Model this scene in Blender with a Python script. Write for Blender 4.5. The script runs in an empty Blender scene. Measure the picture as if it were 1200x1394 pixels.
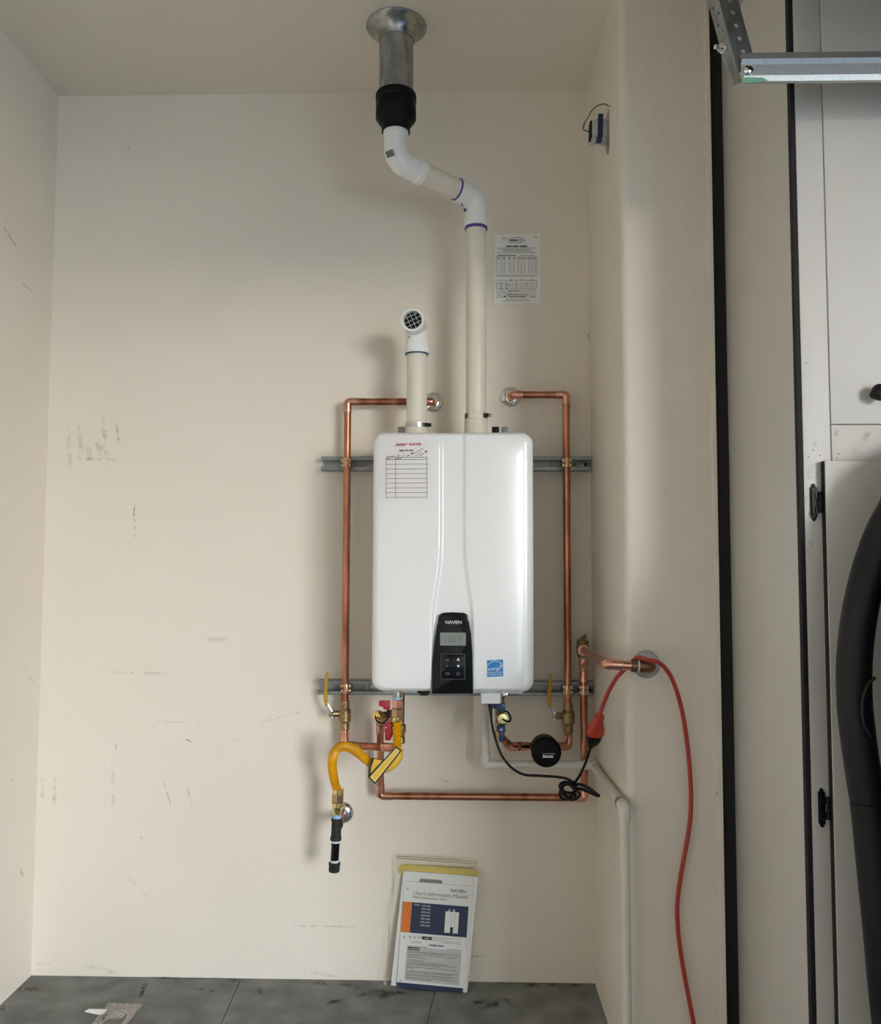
import bpy, bmesh, math, random
import numpy as np
from mathutils import Vector, Matrix
random.seed(7)
SC = bpy.context.scene
COL = SC.collection
PI = math.pi

# ------------------------------------------------------------------ camera
FPX, YAW, PITCH, ROLL = 1145.0, math.radians(-1.361), math.radians(3.484), math.radians(0.139)
D, XL, XR, ZC, CAMZ = 2.65, -1.325, 0.4107, 2.806, 1.274
_cy, _sy, _cp, _sp = math.cos(YAW), math.sin(YAW), math.cos(PITCH), math.sin(PITCH)
FWD = Vector((_sy*_cp, _cy*_cp, _sp)); _r = Vector((_cy, -_sy, 0)); _u = _r.cross(FWD)
RGT = math.cos(ROLL)*_r + math.sin(ROLL)*_u
UPV = -math.sin(ROLL)*_r + math.cos(ROLL)*_u
CAM = Vector((0, 0, CAMZ))
cd = bpy.data.cameras.new('camera'); cd.sensor_fit = 'HORIZONTAL'; cd.sensor_width = 36.0
cd.lens = FPX/1200*36.0; cd.clip_start = 0.05; cd.clip_end = 200
co = bpy.data.objects.new('camera', cd); COL.objects.link(co)
co.matrix_world = Matrix(((RGT.x, UPV.x, -FWD.x, CAM.x), (RGT.y, UPV.y, -FWD.y, CAM.y), (RGT.z, UPV.z, -FWD.z, CAM.z), (0, 0, 0, 1)))
SC.camera = co
def ray(px, py):
    return FWD + RGT*((px-600)/FPX) + UPV*((697-py)/FPX)
def W(px, py, y):
    d = ray(px, py); return CAM + d*(y/d.y)
def WZ(px, py, z=0.0):
    d = ray(px, py); return CAM + d*((z-CAMZ)/d.z)
def WX(px, py, x):
    d = ray(px, py); return CAM + d*(x/d.x)

# ------------------------------------------------------------------ light
SC.view_settings.view_transform = 'Standard'; SC.view_settings.look = 'None'
SC.view_settings.exposure = 0.0; SC.view_settings.gamma = 1.0; SC.view_settings.use_curve_mapping = False
SKY = 46.0
wd = bpy.data.worlds.new('sky'); SC.world = wd; wd.use_nodes = True
wn = wd.node_tree.nodes['Background']; wn.inputs[1].default_value = SKY
_g = wd.node_tree.nodes.new('ShaderNodeTexCoord'); _s = wd.node_tree.nodes.new('ShaderNodeSeparateXYZ')
_cr = wd.node_tree.nodes.new('ShaderNodeValToRGB')          # hazy daylight sky: warm horizon, blue above
_cr.color_ramp.elements[0].position = 0.0; _cr.color_ramp.elements[0].color = (1.0, 0.935, 0.84, 1)
_cr.color_ramp.elements[1].position = 0.34; _cr.color_ramp.elements[1].color = (0.08, 0.20, 0.38, 1)
wd.node_tree.links.new(_g.outputs['Generated'], _s.inputs[0]); wd.node_tree.links.new(_s.outputs[2], _cr.inputs[0]); wd.node_tree.links.new(_cr.outputs[0], wn.inputs[0])
sl = bpy.data.lights.new('sun', 'SUN'); sl.energy = 20.0; sl.angle = 0.01; sl.color = (1.0, 0.90, 0.74)
so = bpy.data.objects.new('sun', sl); COL.objects.link(so); so.rotation_euler = Vector((0.45, 0.35, -0.8)).to_track_quat('-Z', 'Y').to_euler()
OPX, OPY0, OPY1, OPZ = 3.0, -4.7, -1.8, 2.60       # garage door opening in the side wall
pl = bpy.data.lights.new('door_portal', 'AREA'); pl.shape = 'RECTANGLE'; pl.size = OPY1-OPY0; pl.size_y = OPZ
pl.cycles.is_portal = True
po = bpy.data.objects.new('door_portal', pl); COL.objects.link(po)
po.location = (OPX+0.12, (OPY0+OPY1)/2, OPZ/2); po.rotation_euler = (PI/2, 0, PI/2)
SC.cycles.max_bounces = 10; SC.cycles.diffuse_bounces = 6; SC.cycles.transparent_max_bounces = 16
SC.cycles.sample_clamp_indirect = 8

# ------------------------------------------------------------------ materials
def mat(name, col, rough=0.5, metal=0.0, noise=None, bump=None, spec=0.5, coat=0.0, stretch=None, trans=0, rnoise=0):
    """noise=(scale, colour2, lo, hi, detail); bump=(scale, strength, distance)"""
    m = bpy.data.materials.new(name); m.use_nodes = True
    nt = m.node_tree; b = nt.nodes['Principled BSDF']
    b.inputs['Base Color'].default_value = (*col, 1); b.inputs['Roughness'].default_value = rough
    b.inputs['Metallic'].default_value = metal; b.inputs['Specular IOR Level'].default_value = spec
    b.inputs['Coat Weight'].default_value = coat
    tc = nt.nodes.new('ShaderNodeTexCoord'); mp = nt.nodes.new('ShaderNodeMapping')
    geo = nt.nodes.new('ShaderNodeNewGeometry')
    nt.links.new(geo.outputs['Position'], mp.inputs[0])
    if stretch: mp.inputs['Scale'].default_value = stretch
    if noise:
        sc, c2, lo, hi, det = noise
        n = nt.nodes.new('ShaderNodeTexNoise'); n.inputs['Scale'].default_value = sc; n.inputs['Detail'].default_value = det
        nt.links.new(mp.outputs[0], n.inputs['Vector'])
        r = nt.nodes.new('ShaderNodeMapRange'); r.inputs[1].default_value = lo; r.inputs[2].default_value = hi
        nt.links.new(n.outputs['Fac'], r.inputs[0])
        x = nt.nodes.new('ShaderNodeMix'); x.data_type = 'RGBA'
        x.inputs[6].default_value = (*col, 1); x.inputs[7].default_value = (*c2, 1)
        nt.links.new(r.outputs[0], x.inputs[0]); nt.links.new(x.outputs[2], b.inputs['Base Color'])
        if rnoise:
            r2 = nt.nodes.new('ShaderNodeMapRange'); r2.inputs[1].default_value = lo; r2.inputs[2].default_value = hi
            r2.inputs[3].default_value = rough; r2.inputs[4].default_value = rough+rnoise
            nt.links.new(n.outputs['Fac'], r2.inputs[0]); nt.links.new(r2.outputs[0], b.inputs['Roughness'])
    if bump:
        sc, st, di = bump
        n = nt.nodes.new('ShaderNodeTexNoise'); n.inputs['Scale'].default_value = sc; n.inputs['Detail'].default_value = 3
        nt.links.new(geo.outputs['Position'], n.inputs['Vector'])
        bp = nt.nodes.new('ShaderNodeBump'); bp.inputs['Strength'].default_value = st; bp.inputs['Distance'].default_value = di
        nt.links.new(n.outputs['Fac'], bp.inputs['Height']); nt.links.new(bp.outputs[0], b.inputs['Normal'])
    return m
M = {}
WALLC = (0.80, 0.735, 0.64)
M['wall'] = mat('wall_paint', WALLC, 0.72, noise=(2.2, (0.775, 0.71, 0.615), 0.4, 0.7, 4), bump=(60, 0.18, 0.004), spec=0.25)
M['wall_tex'] = mat('textured_wall_paint', WALLC, 0.7, noise=(3.0, (0.775, 0.71, 0.615), 0.4, 0.7, 4), bump=(42, 0.45, 0.006), spec=0.25)
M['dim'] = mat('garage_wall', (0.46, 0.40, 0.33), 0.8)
M['ceil'] = mat('ceiling_paint', (0.80, 0.74, 0.65), 0.8, bump=(70, 0.2, 0.004), spec=0.2)
M['conc'] = mat('concrete', (0.13, 0.138, 0.13), 0.6, noise=(11, (0.25, 0.26, 0.245), 0.33, 0.68, 12), bump=(45, 0.25, 0.003), rnoise=0.2)
M['joint'] = mat('joint_dark', (0.05, 0.05, 0.047), 0.9)
M['drive'] = mat('driveway', (0.44, 0.375, 0.29), 0.9)
M['white'] = mat('white_enamel', (0.80, 0.81, 0.80), 0.26, spec=0.5, coat=0.35, bump=(300, 0.02, 0.0006))
M['whitebox'] = mat('white_box', (0.75, 0.77, 0.80), 0.5)
M['blackgloss'] = mat('black_gloss', (0.004, 0.004, 0.005), 0.10, spec=0.3)
M['black'] = mat('black_plastic', (0.005, 0.005, 0.006), 0.42, spec=0.25)
M['rubber'] = mat('black_rubber', (0.004, 0.004, 0.004), 0.5, spec=0.18)
M['brownbrass'] = mat('brown_brass', (0.26, 0.14, 0.07), 0.42, 1.0)
M['iron'] = mat('black_iron', (0.022, 0.022, 0.022), 0.6, spec=0.3, bump=(500, 0.3, 0.001))
M['lcd'] = mat('display_grey', (0.20, 0.23, 0.21), 0.3)
M['lcdink'] = mat('display_digit', (0.11, 0.13, 0.12), 0.4)
M['keyedge'] = mat('key_edge', (0.06, 0.06, 0.065), 0.25)
M['print_w'] = mat('white_print', (0.75, 0.76, 0.76), 0.5)
M['print_k'] = mat('black_print', (0.03, 0.03, 0.03), 0.6)
M['print_g'] = mat('grey_print', (0.22, 0.21, 0.20), 0.6)
M['print_r'] = mat('red_print', (0.42, 0.01, 0.05), 0.5)
M['print_p'] = mat('pink_print', (0.68, 0.30, 0.28), 0.5)
M['print_b'] = mat('navy_print', (0.02, 0.05, 0.20), 0.5)
M['pinkpaper'] = mat('label_paper', (0.76, 0.73, 0.72), 0.45)
M['energy'] = mat('label_blue', (0.0, 0.20, 0.50), 0.35)
M['pvc'] = mat('pvc_cream', (0.74, 0.685, 0.58), 0.42, noise=(14, (0.64, 0.585, 0.485), 0.5, 0.75, 5), stretch=(1, 1, 0.35))
M['pvcw'] = mat('pvc_white', (0.84, 0.84, 0.82), 0.28, spec=0.5)
M['pvcg'] = mat('pvc_drain', (0.74, 0.71, 0.65), 0.4)
M['primer'] = mat('purple_primer', (0.09, 0.06, 0.30), 0.45)
M['primerb'] = mat('blue_cement', (0.03, 0.10, 0.20), 0.45)
M['copper'] = mat('copper', (0.60, 0.265, 0.16), 0.30, 1.0, noise=(22, (0.30, 0.105, 0.055), 0.42, 0.68, 5), stretch=(1, 1, 0.3), rnoise=0.12)
M['copperb'] = mat('bright_copper', (0.80, 0.42, 0.30), 0.27, 1.0, noise=(40, (0.60, 0.27, 0.18), 0.45, 0.7, 4))
M['solder'] = mat('solder', (0.48, 0.37, 0.29), 0.4, 1.0)
M['brass'] = mat('brass', (0.42, 0.30, 0.15), 0.4, 1.0, noise=(120, (0.26, 0.17, 0.08), 0.45, 0.65, 4), bump=(400, 0.25, 0.001))
M['brassb'] = mat('bright_brass', (0.83, 0.64, 0.27), 0.22, 1.0)
M['bronze'] = mat('bronze_nut', (0.55, 0.36, 0.22), 0.25, 1.0)
M['galv'] = mat('galvanised_steel', (0.42, 0.44, 0.44), 0.42, 0.9, noise=(55, (0.26, 0.27, 0.27), 0.42, 0.66, 6), stretch=(1, 1, 0.3))
M['galvb'] = mat('bright_galvanised', (0.56, 0.59, 0.60), 0.52, 0.95, noise=(160, (0.50, 0.53, 0.54), 0.4, 0.65, 3))
M['collar'] = mat('collar_steel', (0.42, 0.43, 0.42), 0.27, 1.0, noise=(60, (0.30, 0.30, 0.29), 0.42, 0.66, 4))
M['strut'] = mat('strut_steel', (0.36, 0.38, 0.38), 0.45, 0.85, noise=(60, (0.27, 0.285, 0.285), 0.4, 0.7, 3))
M['chrome'] = mat('chrome', (0.82, 0.83, 0.84), 0.07, 1.0)
M['steel'] = mat('plain_steel', (0.60, 0.60, 0.60), 0.28, 1.0)
M['yellow'] = mat('yellow_coating', (0.72, 0.36, 0.0), 0.42)
M['yellowdip'] = mat('yellow_handle', (0.50, 0.30, 0.01), 0.42)
M['tagy'] = mat('yellow_tag', (0.74, 0.47, 0.04), 0.35)
M['tagw'] = mat('tag_line', (0.80, 0.66, 0.34), 0.4)
M['tagk'] = mat('tag_border', (0.035, 0.022, 0.018), 0.5)
M['tape'] = mat('blue_thread_tape', (0.30, 0.50, 0.72), 0.5)
M['tapew'] = mat('pale_thread_tape', (0.58, 0.66, 0.74), 0.5)
M['red'] = mat('red_handle', (0.34, 0.008, 0.02), 0.4)
M['blue'] = mat('blue_handle', (0.006, 0.028, 0.12), 0.38)
M['cordred'] = mat('red_cord', (0.42, 0.042, 0.028), 0.42)
M['plugred'] = mat('red_plug', (0.46, 0.045, 0.025), 0.4)
M['paper'] = mat('sheet_paper', (0.86, 0.86, 0.83), 0.7)
M['paperw'] = mat('manual_paper', (0.76, 0.76, 0.76), 0.5)
M['navy'] = mat('manual_navy', (0.022, 0.032, 0.085), 0.45)
M['orange'] = mat('manual_orange', (0.72, 0.19, 0.03), 0.45)
M['greyp'] = mat('manual_grey', (0.50, 0.51, 0.51), 0.5)
M['yellowp'] = mat('yellow_sheet', (0.62, 0.50, 0.14), 0.6)
M['cab'] = mat('cabinet_paint', (0.66, 0.63, 0.585), 0.5, noise=(3.0, (0.63, 0.60, 0.555), 0.4, 0.7, 4), bump=(150, 0.08, 0.002))
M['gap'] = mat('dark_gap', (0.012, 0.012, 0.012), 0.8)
M['vinyl'] = mat('black_vinyl', (0.010, 0.011, 0.013), 0.45, spec=0.3, bump=(260, 0.2, 0.001))
M['tapeblue'] = mat('blue_strap', (0.008, 0.02, 0.10), 0.5)
M['green'] = mat('green_paint', (0.20, 0.45, 0.30), 0.45, 0.3)
M['shade_deck'] = mat('shade_board', (0.20, 0.15, 0.10), 0.8)
M['discgrey'] = mat('disc_grey', (0.12, 0.12, 0.118), 0.55)
M['verdi'] = mat('verdigris', (0.15, 0.18, 0.13), 0.7)

def film(name, tint, gloss, alpha, bump_s=70, base=(0.8, 0.79, 0.75)):
    m = bpy.data.materials.new(name); m.use_nodes = True; nt = m.node_tree; nt.nodes.clear()
    o = nt.nodes.new('ShaderNodeOutputMaterial'); mx = nt.nodes.new('ShaderNodeMixShader')
    t = nt.nodes.new('ShaderNodeBsdfTransparent'); t.inputs[0].default_value = (*tint, 1)
    p = nt.nodes.new('ShaderNodeBsdfPrincipled'); p.inputs['Base Color'].default_value = (*base, 1)
    p.inputs['Roughness'].default_value = gloss; p.inputs['Specular IOR Level'].default_value = 1.0
    f = nt.nodes.new('ShaderNodeLayerWeight'); f.inputs[0].default_value = 0.25
    a = nt.nodes.new('ShaderNodeMath'); a.operation = 'ADD'; a.inputs[1].default_value = alpha; a.use_clamp = True; f.inputs[0].default_value = 0.16
    n = nt.nodes.new('ShaderNodeTexNoise'); n.inputs['Scale'].default_value = bump_s; n.inputs['Detail'].default_value = 2
    g = nt.nodes.new('ShaderNodeNewGeometry'); nt.links.new(g.outputs['Position'], n.inputs['Vector'])
    bp = nt.nodes.new('ShaderNodeBump'); bp.inputs['Strength'].default_value = 1.0; bp.inputs['Distance'].default_value = 0.02
    nt.links.new(n.outputs['Fac'], bp.inputs['Height']); nt.links.new(bp.outputs[0], p.inputs['Normal'])
    nt.links.new(f.outputs['Fresnel'], a.inputs[0]); nt.links.new(a.outputs[0], mx.inputs[0])
    nt.links.new(t.outputs[0], mx.inputs[1]); nt.links.new(p.outputs[0], mx.inputs[2]); nt.links.new(mx.outputs[0], o.inputs[0])
    return m
M['film'] = film('clear_film', (0.97, 0.97, 0.95), 0.06, 0.0)
M['film2'] = film('cloudy_film', (0.90, 0.87, 0.83), 0.2, 0.22, 90, (0.46, 0.42, 0.37))
def smudge(name, col, strength, scale, stretch=(1, 1, 1)):
    m = bpy.data.materials.new(name); m.use_nodes = True; nt = m.node_tree; b = nt.nodes['Principled BSDF']
    b.inputs['Base Color'].default_value = (*col, 1); b.inputs['Roughness'].default_value = 0.8
    g = nt.nodes.new('ShaderNodeNewGeometry'); mp = nt.nodes.new('ShaderNodeMapping'); mp.inputs['Scale'].default_value = stretch
    n = nt.nodes.new('ShaderNodeTexNoise'); n.inputs['Scale'].default_value = scale; n.inputs['Detail'].default_value = 5
    nt.links.new(g.outputs['Position'], mp.inputs[0]); nt.links.new(mp.outputs[0], n.inputs['Vector'])
    r = nt.nodes.new('ShaderNodeMapRange'); r.inputs[1].default_value = 0.42; r.inputs[2].default_value = 0.68; r.inputs[4].default_value = strength
    nt.links.new(n.outputs['Fac'], r.inputs[0])
    at = nt.nodes.new('ShaderNodeAttribute'); at.attribute_name = 'fade'
    mu = nt.nodes.new('ShaderNodeMath'); mu.operation = 'MULTIPLY'
    nt.links.new(r.outputs[0], mu.inputs[0]); nt.links.new(at.outputs['Fac'], mu.inputs[1]); nt.links.new(mu.outputs[0], b.inputs['Alpha'])
    return m
M['scuff'] = smudge('scuff_grey', (0.42, 0.39, 0.34), 0.30, 70)
M['scuffd'] = smudge('scuff_dark', (0.30, 0.28, 0.24), 0.6, 90)
M['stain'] = smudge('stain_grey', (0.46, 0.43, 0.39), 0.26, 40)
M['rust'] = smudge('rust_brown', (0.16, 0.10, 0.06), 1.3, 60)
M['damp'] = smudge('floor_dark', (0.05, 0.05, 0.05), 0.9, 30)
M['hair'] = mat('crack_dark', (0.22, 0.20, 0.17), 0.9)

# ------------------------------------------------------------------ builders
def tag(o, label=None, cat=None, group=None, kind=None):
    if label: o['label'] = label
    if cat: o['category'] = cat
    if group: o['group'] = group
    if kind: o['kind'] = kind
    return o
def thing(name, label, cat, loc, group=None):
    o = bpy.data.objects.new(name, None); COL.objects.link(o); o.location = loc; o.empty_display_size = 0.05
    tag(o, label, cat, group); return o
def wloc(p):
    v = Vector((0, 0, 0))
    while p is not None:
        v = v + p.location; p = p.parent
    return v
def obj(name, bm, m, parent=None, smooth=True, angle=40, label=None):
    """bm carries world coordinates; stored relative to the parent's own origin"""
    bmesh.ops.recalc_face_normals(bm, faces=bm.faces)
    me = bpy.data.meshes.new(name)
    c = wloc(parent) if parent else Vector((0, 0, 0))
    if len(bm.verts):
        cen = sum((v.co for v in bm.verts), Vector())/len(bm.verts)
    else: cen = c.copy()
    loc = cen
    bmesh.ops.translate(bm, verts=bm.verts, vec=-loc)
    if smooth:
        for f in bm.faces: f.smooth = True
        ca = math.radians(angle)
        for e in bm.edges:
            if len(e.link_faces) == 2 and e.calc_face_angle(0) > ca: e.smooth = False
    bm.to_mesh(me); bm.free()
    ms = m if isinstance(m, (list, tuple)) else [m]
    for k in ms: me.materials.append(M[k])
    o = bpy.data.objects.new(name, me); COL.objects.link(o)
    o.location = loc - c
    if parent: o.parent = parent
    if label: o['label'] = label
    return o
def struct(name, bm, m, smooth=False):
    return tag(obj(name, bm, m, smooth=smooth), kind='structure')
def frame(t):
    t = t.normalized(); a = Vector((0, 0, 1)) if abs(t.z) < 0.9 else Vector((1, 0, 0))
    u = t.cross(a).normalized(); return u, t.cross(u).normalized()
def sweep(bm, pts, rad, n=16, cap=True, flat=None):
    pts = [Vector(p) for p in pts]; N = len(pts)
    rad = [rad]*N if not isinstance(rad, (list, tuple)) else rad
    T = []
    for i in range(N):
        a = pts[max(i-1, 0)]; b = pts[min(i+1, N-1)]; T.append((b-a).normalized())
    u, v = frame(T[0]); rings = []
    for i in range(N):
        if i:
            q = T[i-1].rotation_difference(T[i]); u = q @ u; v = q @ v
        ring = [bm.verts.new(pts[i] + (u*math.cos(2*PI*k/n)*(flat or 1) + v*math.sin(2*PI*k/n))*rad[i]) for k in range(n)]
        rings.append(ring)
    for i in range(N-1):
        for k in range(n):
            bm.faces.new((rings[i][k], rings[i][(k+1) % n], rings[i+1][(k+1) % n], rings[i+1][k]))
    if cap:
        bm.faces.new(rings[0]); bm.faces.new(rings[-1][::-1])
    return bm
def tube(p0, p1, r, n=20, r1=None):
    return sweep(bmesh.new(), [p0, p1], [r, r if r1 is None else r1], n)
def lathe(p, axis, prof, n=28, bm=None, cap=True):
    """prof: list of (distance along axis, radius)"""
    bm = bm or bmesh.new(); axis = Vector(axis).normalized(); u, v = frame(axis); rings = []
    for s, r in prof:
        if r < 1e-6: rings.append([bm.verts.new(Vector(p)+axis*s)])
        else: rings.append([bm.verts.new(Vector(p)+axis*s+(u*math.cos(2*PI*k/n)+v*math.sin(2*PI*k/n))*r) for k in range(n)])
    for a, b in zip(rings[:-1], rings[1:]):
        for k in range(n):
            q = (k+1) % n
            if len(a) == 1 and len(b) == 1: continue
            if len(a) == 1: bm.faces.new((a[0], b[k], b[q]))
            elif len(b) == 1: bm.faces.new((a[k], a[q], b[0]))
            else: bm.faces.new((a[k], a[q], b[q], b[k]))
    if cap:
        if len(rings[0]) > 1: bm.faces.new(rings[0])
        if len(rings[-1]) > 1: bm.faces.new(rings[-1][::-1])
    return bm
def box(lo, hi, bev=0, bm=None, seg=2):
    b2 = bmesh.new(); lo = Vector(lo); hi = Vector(hi)
    bmesh.ops.create_cube(b2, size=1)
    for v in b2.verts: v.co = Vector(((lo.x+hi.x)/2+v.co.x*(hi.x-lo.x), (lo.y+hi.y)/2+v.co.y*(hi.y-lo.y), (lo.z+hi.z)/2+v.co.z*(hi.z-lo.z)))
    if bev: bmesh.ops.bevel(b2, geom=b2.edges[:], offset=bev, segments=seg, profile=0.5, affect='EDGES')
    if bm is None: return b2
    me = bpy.data.meshes.new('t'); b2.to_mesh(me); b2.free(); bm.from_mesh(me); bpy.data.meshes.remove(me); return bm
def xform(bm, mtx):
    bmesh.ops.transform(bm, matrix=mtx, verts=bm.verts); return bm
def obox(cen, ax, ay, az, size, bev=0):
    """oriented box; ax, ay, az unit axes"""
    b = box((-size[0]/2, -size[1]/2, -size[2]/2), (size[0]/2, size[1]/2, size[2]/2), bev)
    ax, ay, az = Vector(ax), Vector(ay), Vector(az)
    return xform(b, Matrix(((ax.x, ay.x, az.x, cen[0]), (ax.y, ay.y, az.y, cen[1]), (ax.z, ay.z, az.z, cen[2]), (0, 0, 0, 1))))
def prism(poly, vec, bm=None, bev=0):
    """closed polygon of world points extruded by vec"""
    bm = bm or bmesh.new(); vec = Vector(vec)
    a = [bm.verts.new(Vector(p)) for p in poly]; b = [bm.verts.new(Vector(p)+vec) for p in poly]; n = len(a)
    bm.faces.new(a); bm.faces.new(b[::-1])
    for i in range(n): bm.faces.new((a[i], b[i], b[(i+1) % n], a[(i+1) % n]))
    if bev: bmesh.ops.bevel(bm, geom=bm.edges[:], offset=bev, segments=2, profile=0.5, affect='EDGES')
    return bm
def pprism(pix, y, th, bev=0):
    """polygon given in photo pixels on the plane of depth y, extruded back by th"""
    return prism([W(px, py, y) for px, py in pix], (0, th, 0), bev=bev)
def plate(outline, holes, th, o, ax, az, mirror=False):
    """flat plate with real holes; 2-D outline in metres mapped on axes ax, az at o"""
    cu = bpy.data.curves.new('p', 'CURVE'); cu.dimensions = '2D'; cu.fill_mode = 'BOTH'; cu.extrude = th/2
    for lp in [outline]+holes:
        s = cu.splines.new('POLY'); s.points.add(len(lp)-1); s.use_cyclic_u = True
        for i, (x, z) in enumerate(lp): s.points[i].co = (x, z, 0, 1)
    ob = bpy.data.objects.new('p', cu); COL.objects.link(ob)
    dg = bpy.context.evaluated_depsgraph_get(); me = bpy.data.meshes.new_from_object(ob.evaluated_get(dg))
    bm = bmesh.new(); bm.from_mesh(me)
    bpy.data.objects.remove(ob); bpy.data.curves.remove(cu); bpy.data.meshes.remove(me)
    ax = Vector(ax).normalized(); az = Vector(az).normalized(); ny = ax.cross(az)
    bmesh.ops.remove_doubles(bm, verts=bm.verts, dist=1e-6)
    return xform(bm, Matrix(((ax.x, az.x, ny.x, o[0]), (ax.y, az.y, ny.y, o[1]), (ax.z, az.z, ny.z, o[2]), (0, 0, 0, 1))))
def merge(*bms):
    out = bmesh.new()
    for b in bms:
        me = bpy.data.meshes.new('t'); b.to_mesh(me); b.free(); out.from_mesh(me); bpy.data.meshes.remove(me)
    return out
def text(s, size, o, ax, az, m, parent, name='lettering', shear=0, th=0.0003, align='CENTER', bold=0.0, label=None):
    cu = bpy.data.curves.new('t', 'FONT'); cu.body = s; cu.size = size; cu.align_x = align; cu.align_y = 'CENTER'
    cu.shear = shear; cu.extrude = th/2; cu.resolution_u = 2; cu.offset = bold
    ob = bpy.data.objects.new('t', cu); COL.objects.link(ob)
    dg = bpy.context.evaluated_depsgraph_get(); me = bpy.data.meshes.new_from_object(ob.evaluated_get(dg))
    bm = bmesh.new(); bm.from_mesh(me); bpy.data.objects.remove(ob); bpy.data.curves.remove(cu); bpy.data.meshes.remove(me)
    ax = Vector(ax).normalized(); az = Vector(az).normalized(); ny = ax.cross(az)
    xform(bm, Matrix(((ax.x, az.x, ny.x, o[0]), (ax.y, az.y, ny.y, o[1]), (ax.z, az.z, ny.z, o[2]), (0, 0, 0, 1))))
    return obj(name, bm, m, parent, smooth=False, label=label)
class Sheet:
    """flat print laid on a plane: origin = lower left corner, s/t in metres"""
    def __init__(self, o, ax, az, lift=0.0004):
        self.o, self.ax, self.az = Vector(o), Vector(ax).normalized(), Vector(az).normalized()
        self.n = self.ax.cross(self.az); self.lift = lift
    def p(self, s, t, k=1): return self.o+self.ax*s+self.az*t+self.n*self.lift*k
    def rects(self, rs, m, parent, name='print', k=1, label=None):
        bm = bmesh.new()
        for s0, t0, s1, t1 in rs:
            prism([self.p(s0, t0, k), self.p(s1, t0, k), self.p(s1, t1, k), self.p(s0, t1, k)], -self.n*self.lift*0.9, bm)
        return obj(name, bm, m, parent, smooth=False, label=label)
    def poly(self, pts, m, parent, name='print', k=1):
        return obj(name, prism([self.p(s, t, k) for s, t in pts], -self.n*self.lift*0.9), m, parent, smooth=False)
    def txt(self, s, size, a, b, m, parent, **kw):
        k = kw.pop('k', 1.5)
        return text(s, size, self.p(a, b, k), self.ax, self.az, m, parent, **kw)
    def line(self, pts, w, m, parent, name='print', k=1):
        bm = bmesh.new()
        for (a, b), (c, d) in zip(pts[:-1], pts[1:]):
            L = math.hypot(c-a, d-b) or 1e-6; nx, ny = -(d-b)/L*w/2, (c-a)/L*w/2
            prism([self.p(a+nx, b+ny, k), self.p(a-nx, b-ny, k), self.p(c-nx, d-ny, k), self.p(c+nx, d+ny, k)], -self.n*self.lift*0.9, bm)
        return obj(name, bm, m, parent, smooth=False)
def words(x0, x1, y, h, rng, wmin=0.004, wmax=0.012, gap=0.0016):
    out = []; x = x0
    while x < x1-0.002:
        w = min(rng.uniform(wmin, wmax), x1-x); out.append((x, y-h/2, x+w, y+h/2)); x += w+gap
    return out
def fillet(pts, R, n=8):
    """round the corners of a polyline"""
    pts = [Vector(p) for p in pts]; out = [pts[0]]
    for a, b, c in zip(pts[:-2], pts[1:-1], pts[2:]):
        d0 = (a-b).normalized(); d1 = (c-b).normalized(); th = PI-d0.angle(d1)
        if th < 0.02: out.append(b); continue
        t = min(R*math.tan(th/2), (a-b).length*0.49, (c-b).length*0.49)
        r = t/math.tan(th/2); bis = (d0+d1).normalized(); cen = b+bis*(r/math.cos(th/2))
        s = b+d0*t-cen; e = b+d1*t-cen; ax = s.cross(e).normalized(); ang = s.angle(e)
        for k in range(n+1): out.append(cen+Matrix.Rotation(ang*k/n, 3, ax) @ s)
    out.append(pts[-1]); return out
def catmull(pts, n=8):
    pts = [Vector(p) for p in pts]; P = [pts[0]*2-pts[1]]+pts+[pts[-1]*2-pts[-2]]; out = []
    for i in range(1, len(P)-2):
        for k in range(n):
            t = k/n; a, b, c, d = P[i-1:i+3]
            out.append(0.5*((2*b)+(c-a)*t+(2*a-5*b+4*c-d)*t*t+(-a+3*b-3*c+d)*t**3))
    out.append(pts[-1]); return out
def run(root, pts, r, R, mt, me, fat=1.16, sock=0.012, solder=None, n=18, skip_first=0, elbow='elbow'):
    """pipe run: straight tubes and one elbow fitting per corner"""
    pts = [Vector(p) for p in pts]; start = pts[0]
    for i in range(1, len(pts)):
        b = pts[i]
        if i < len(pts)-1:
            d0 = (pts[i-1]-b).normalized(); d1 = (pts[i+1]-b).normalized(); th = PI-d0.angle(d1)
            if th > 0.06:
                t = R*math.tan(th/2)
                arc = fillet([b+d0*(t+1e-4), b, b+d1*(t+1e-4)], R, 8)[1:-1]
                obj('tube', tube(start, b+d0*t, r, n), mt, root)
                path = [b+d0*(t+sock)]+arc+[b+d1*(t+sock)]
                e = obj(elbow, sweep(bmesh.new(), path, r*fat, n), me, root)
                if solder:
                    for s in (0, -1):
                        dd = d0 if s == 0 else d1; q = path[s]
                        obj('joint_ring', tube(q-dd*0.0005, q+dd*0.0028, r*fat*0.985, n), solder, e)
                start = b+d1*t; continue
        if i == len(pts)-1: obj('tube', tube(start, b, r, n), mt, root)
def hexnut(p, axis, r, h, bm=None):
    return lathe(p, axis, [(0, r*0.94), (h*0.08, r), (h*0.92, r), (h, r*0.94)], 6, bm)
def escutcheon(p, axis, r, m, root, name='wall_flange', rin=0.45):
    return obj(name, lathe(p, axis, [(0, r), (0.002, r), (0.006, r*0.93), (0.011, r*0.72), (0.014, r*rin)], 36), m, root)
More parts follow.
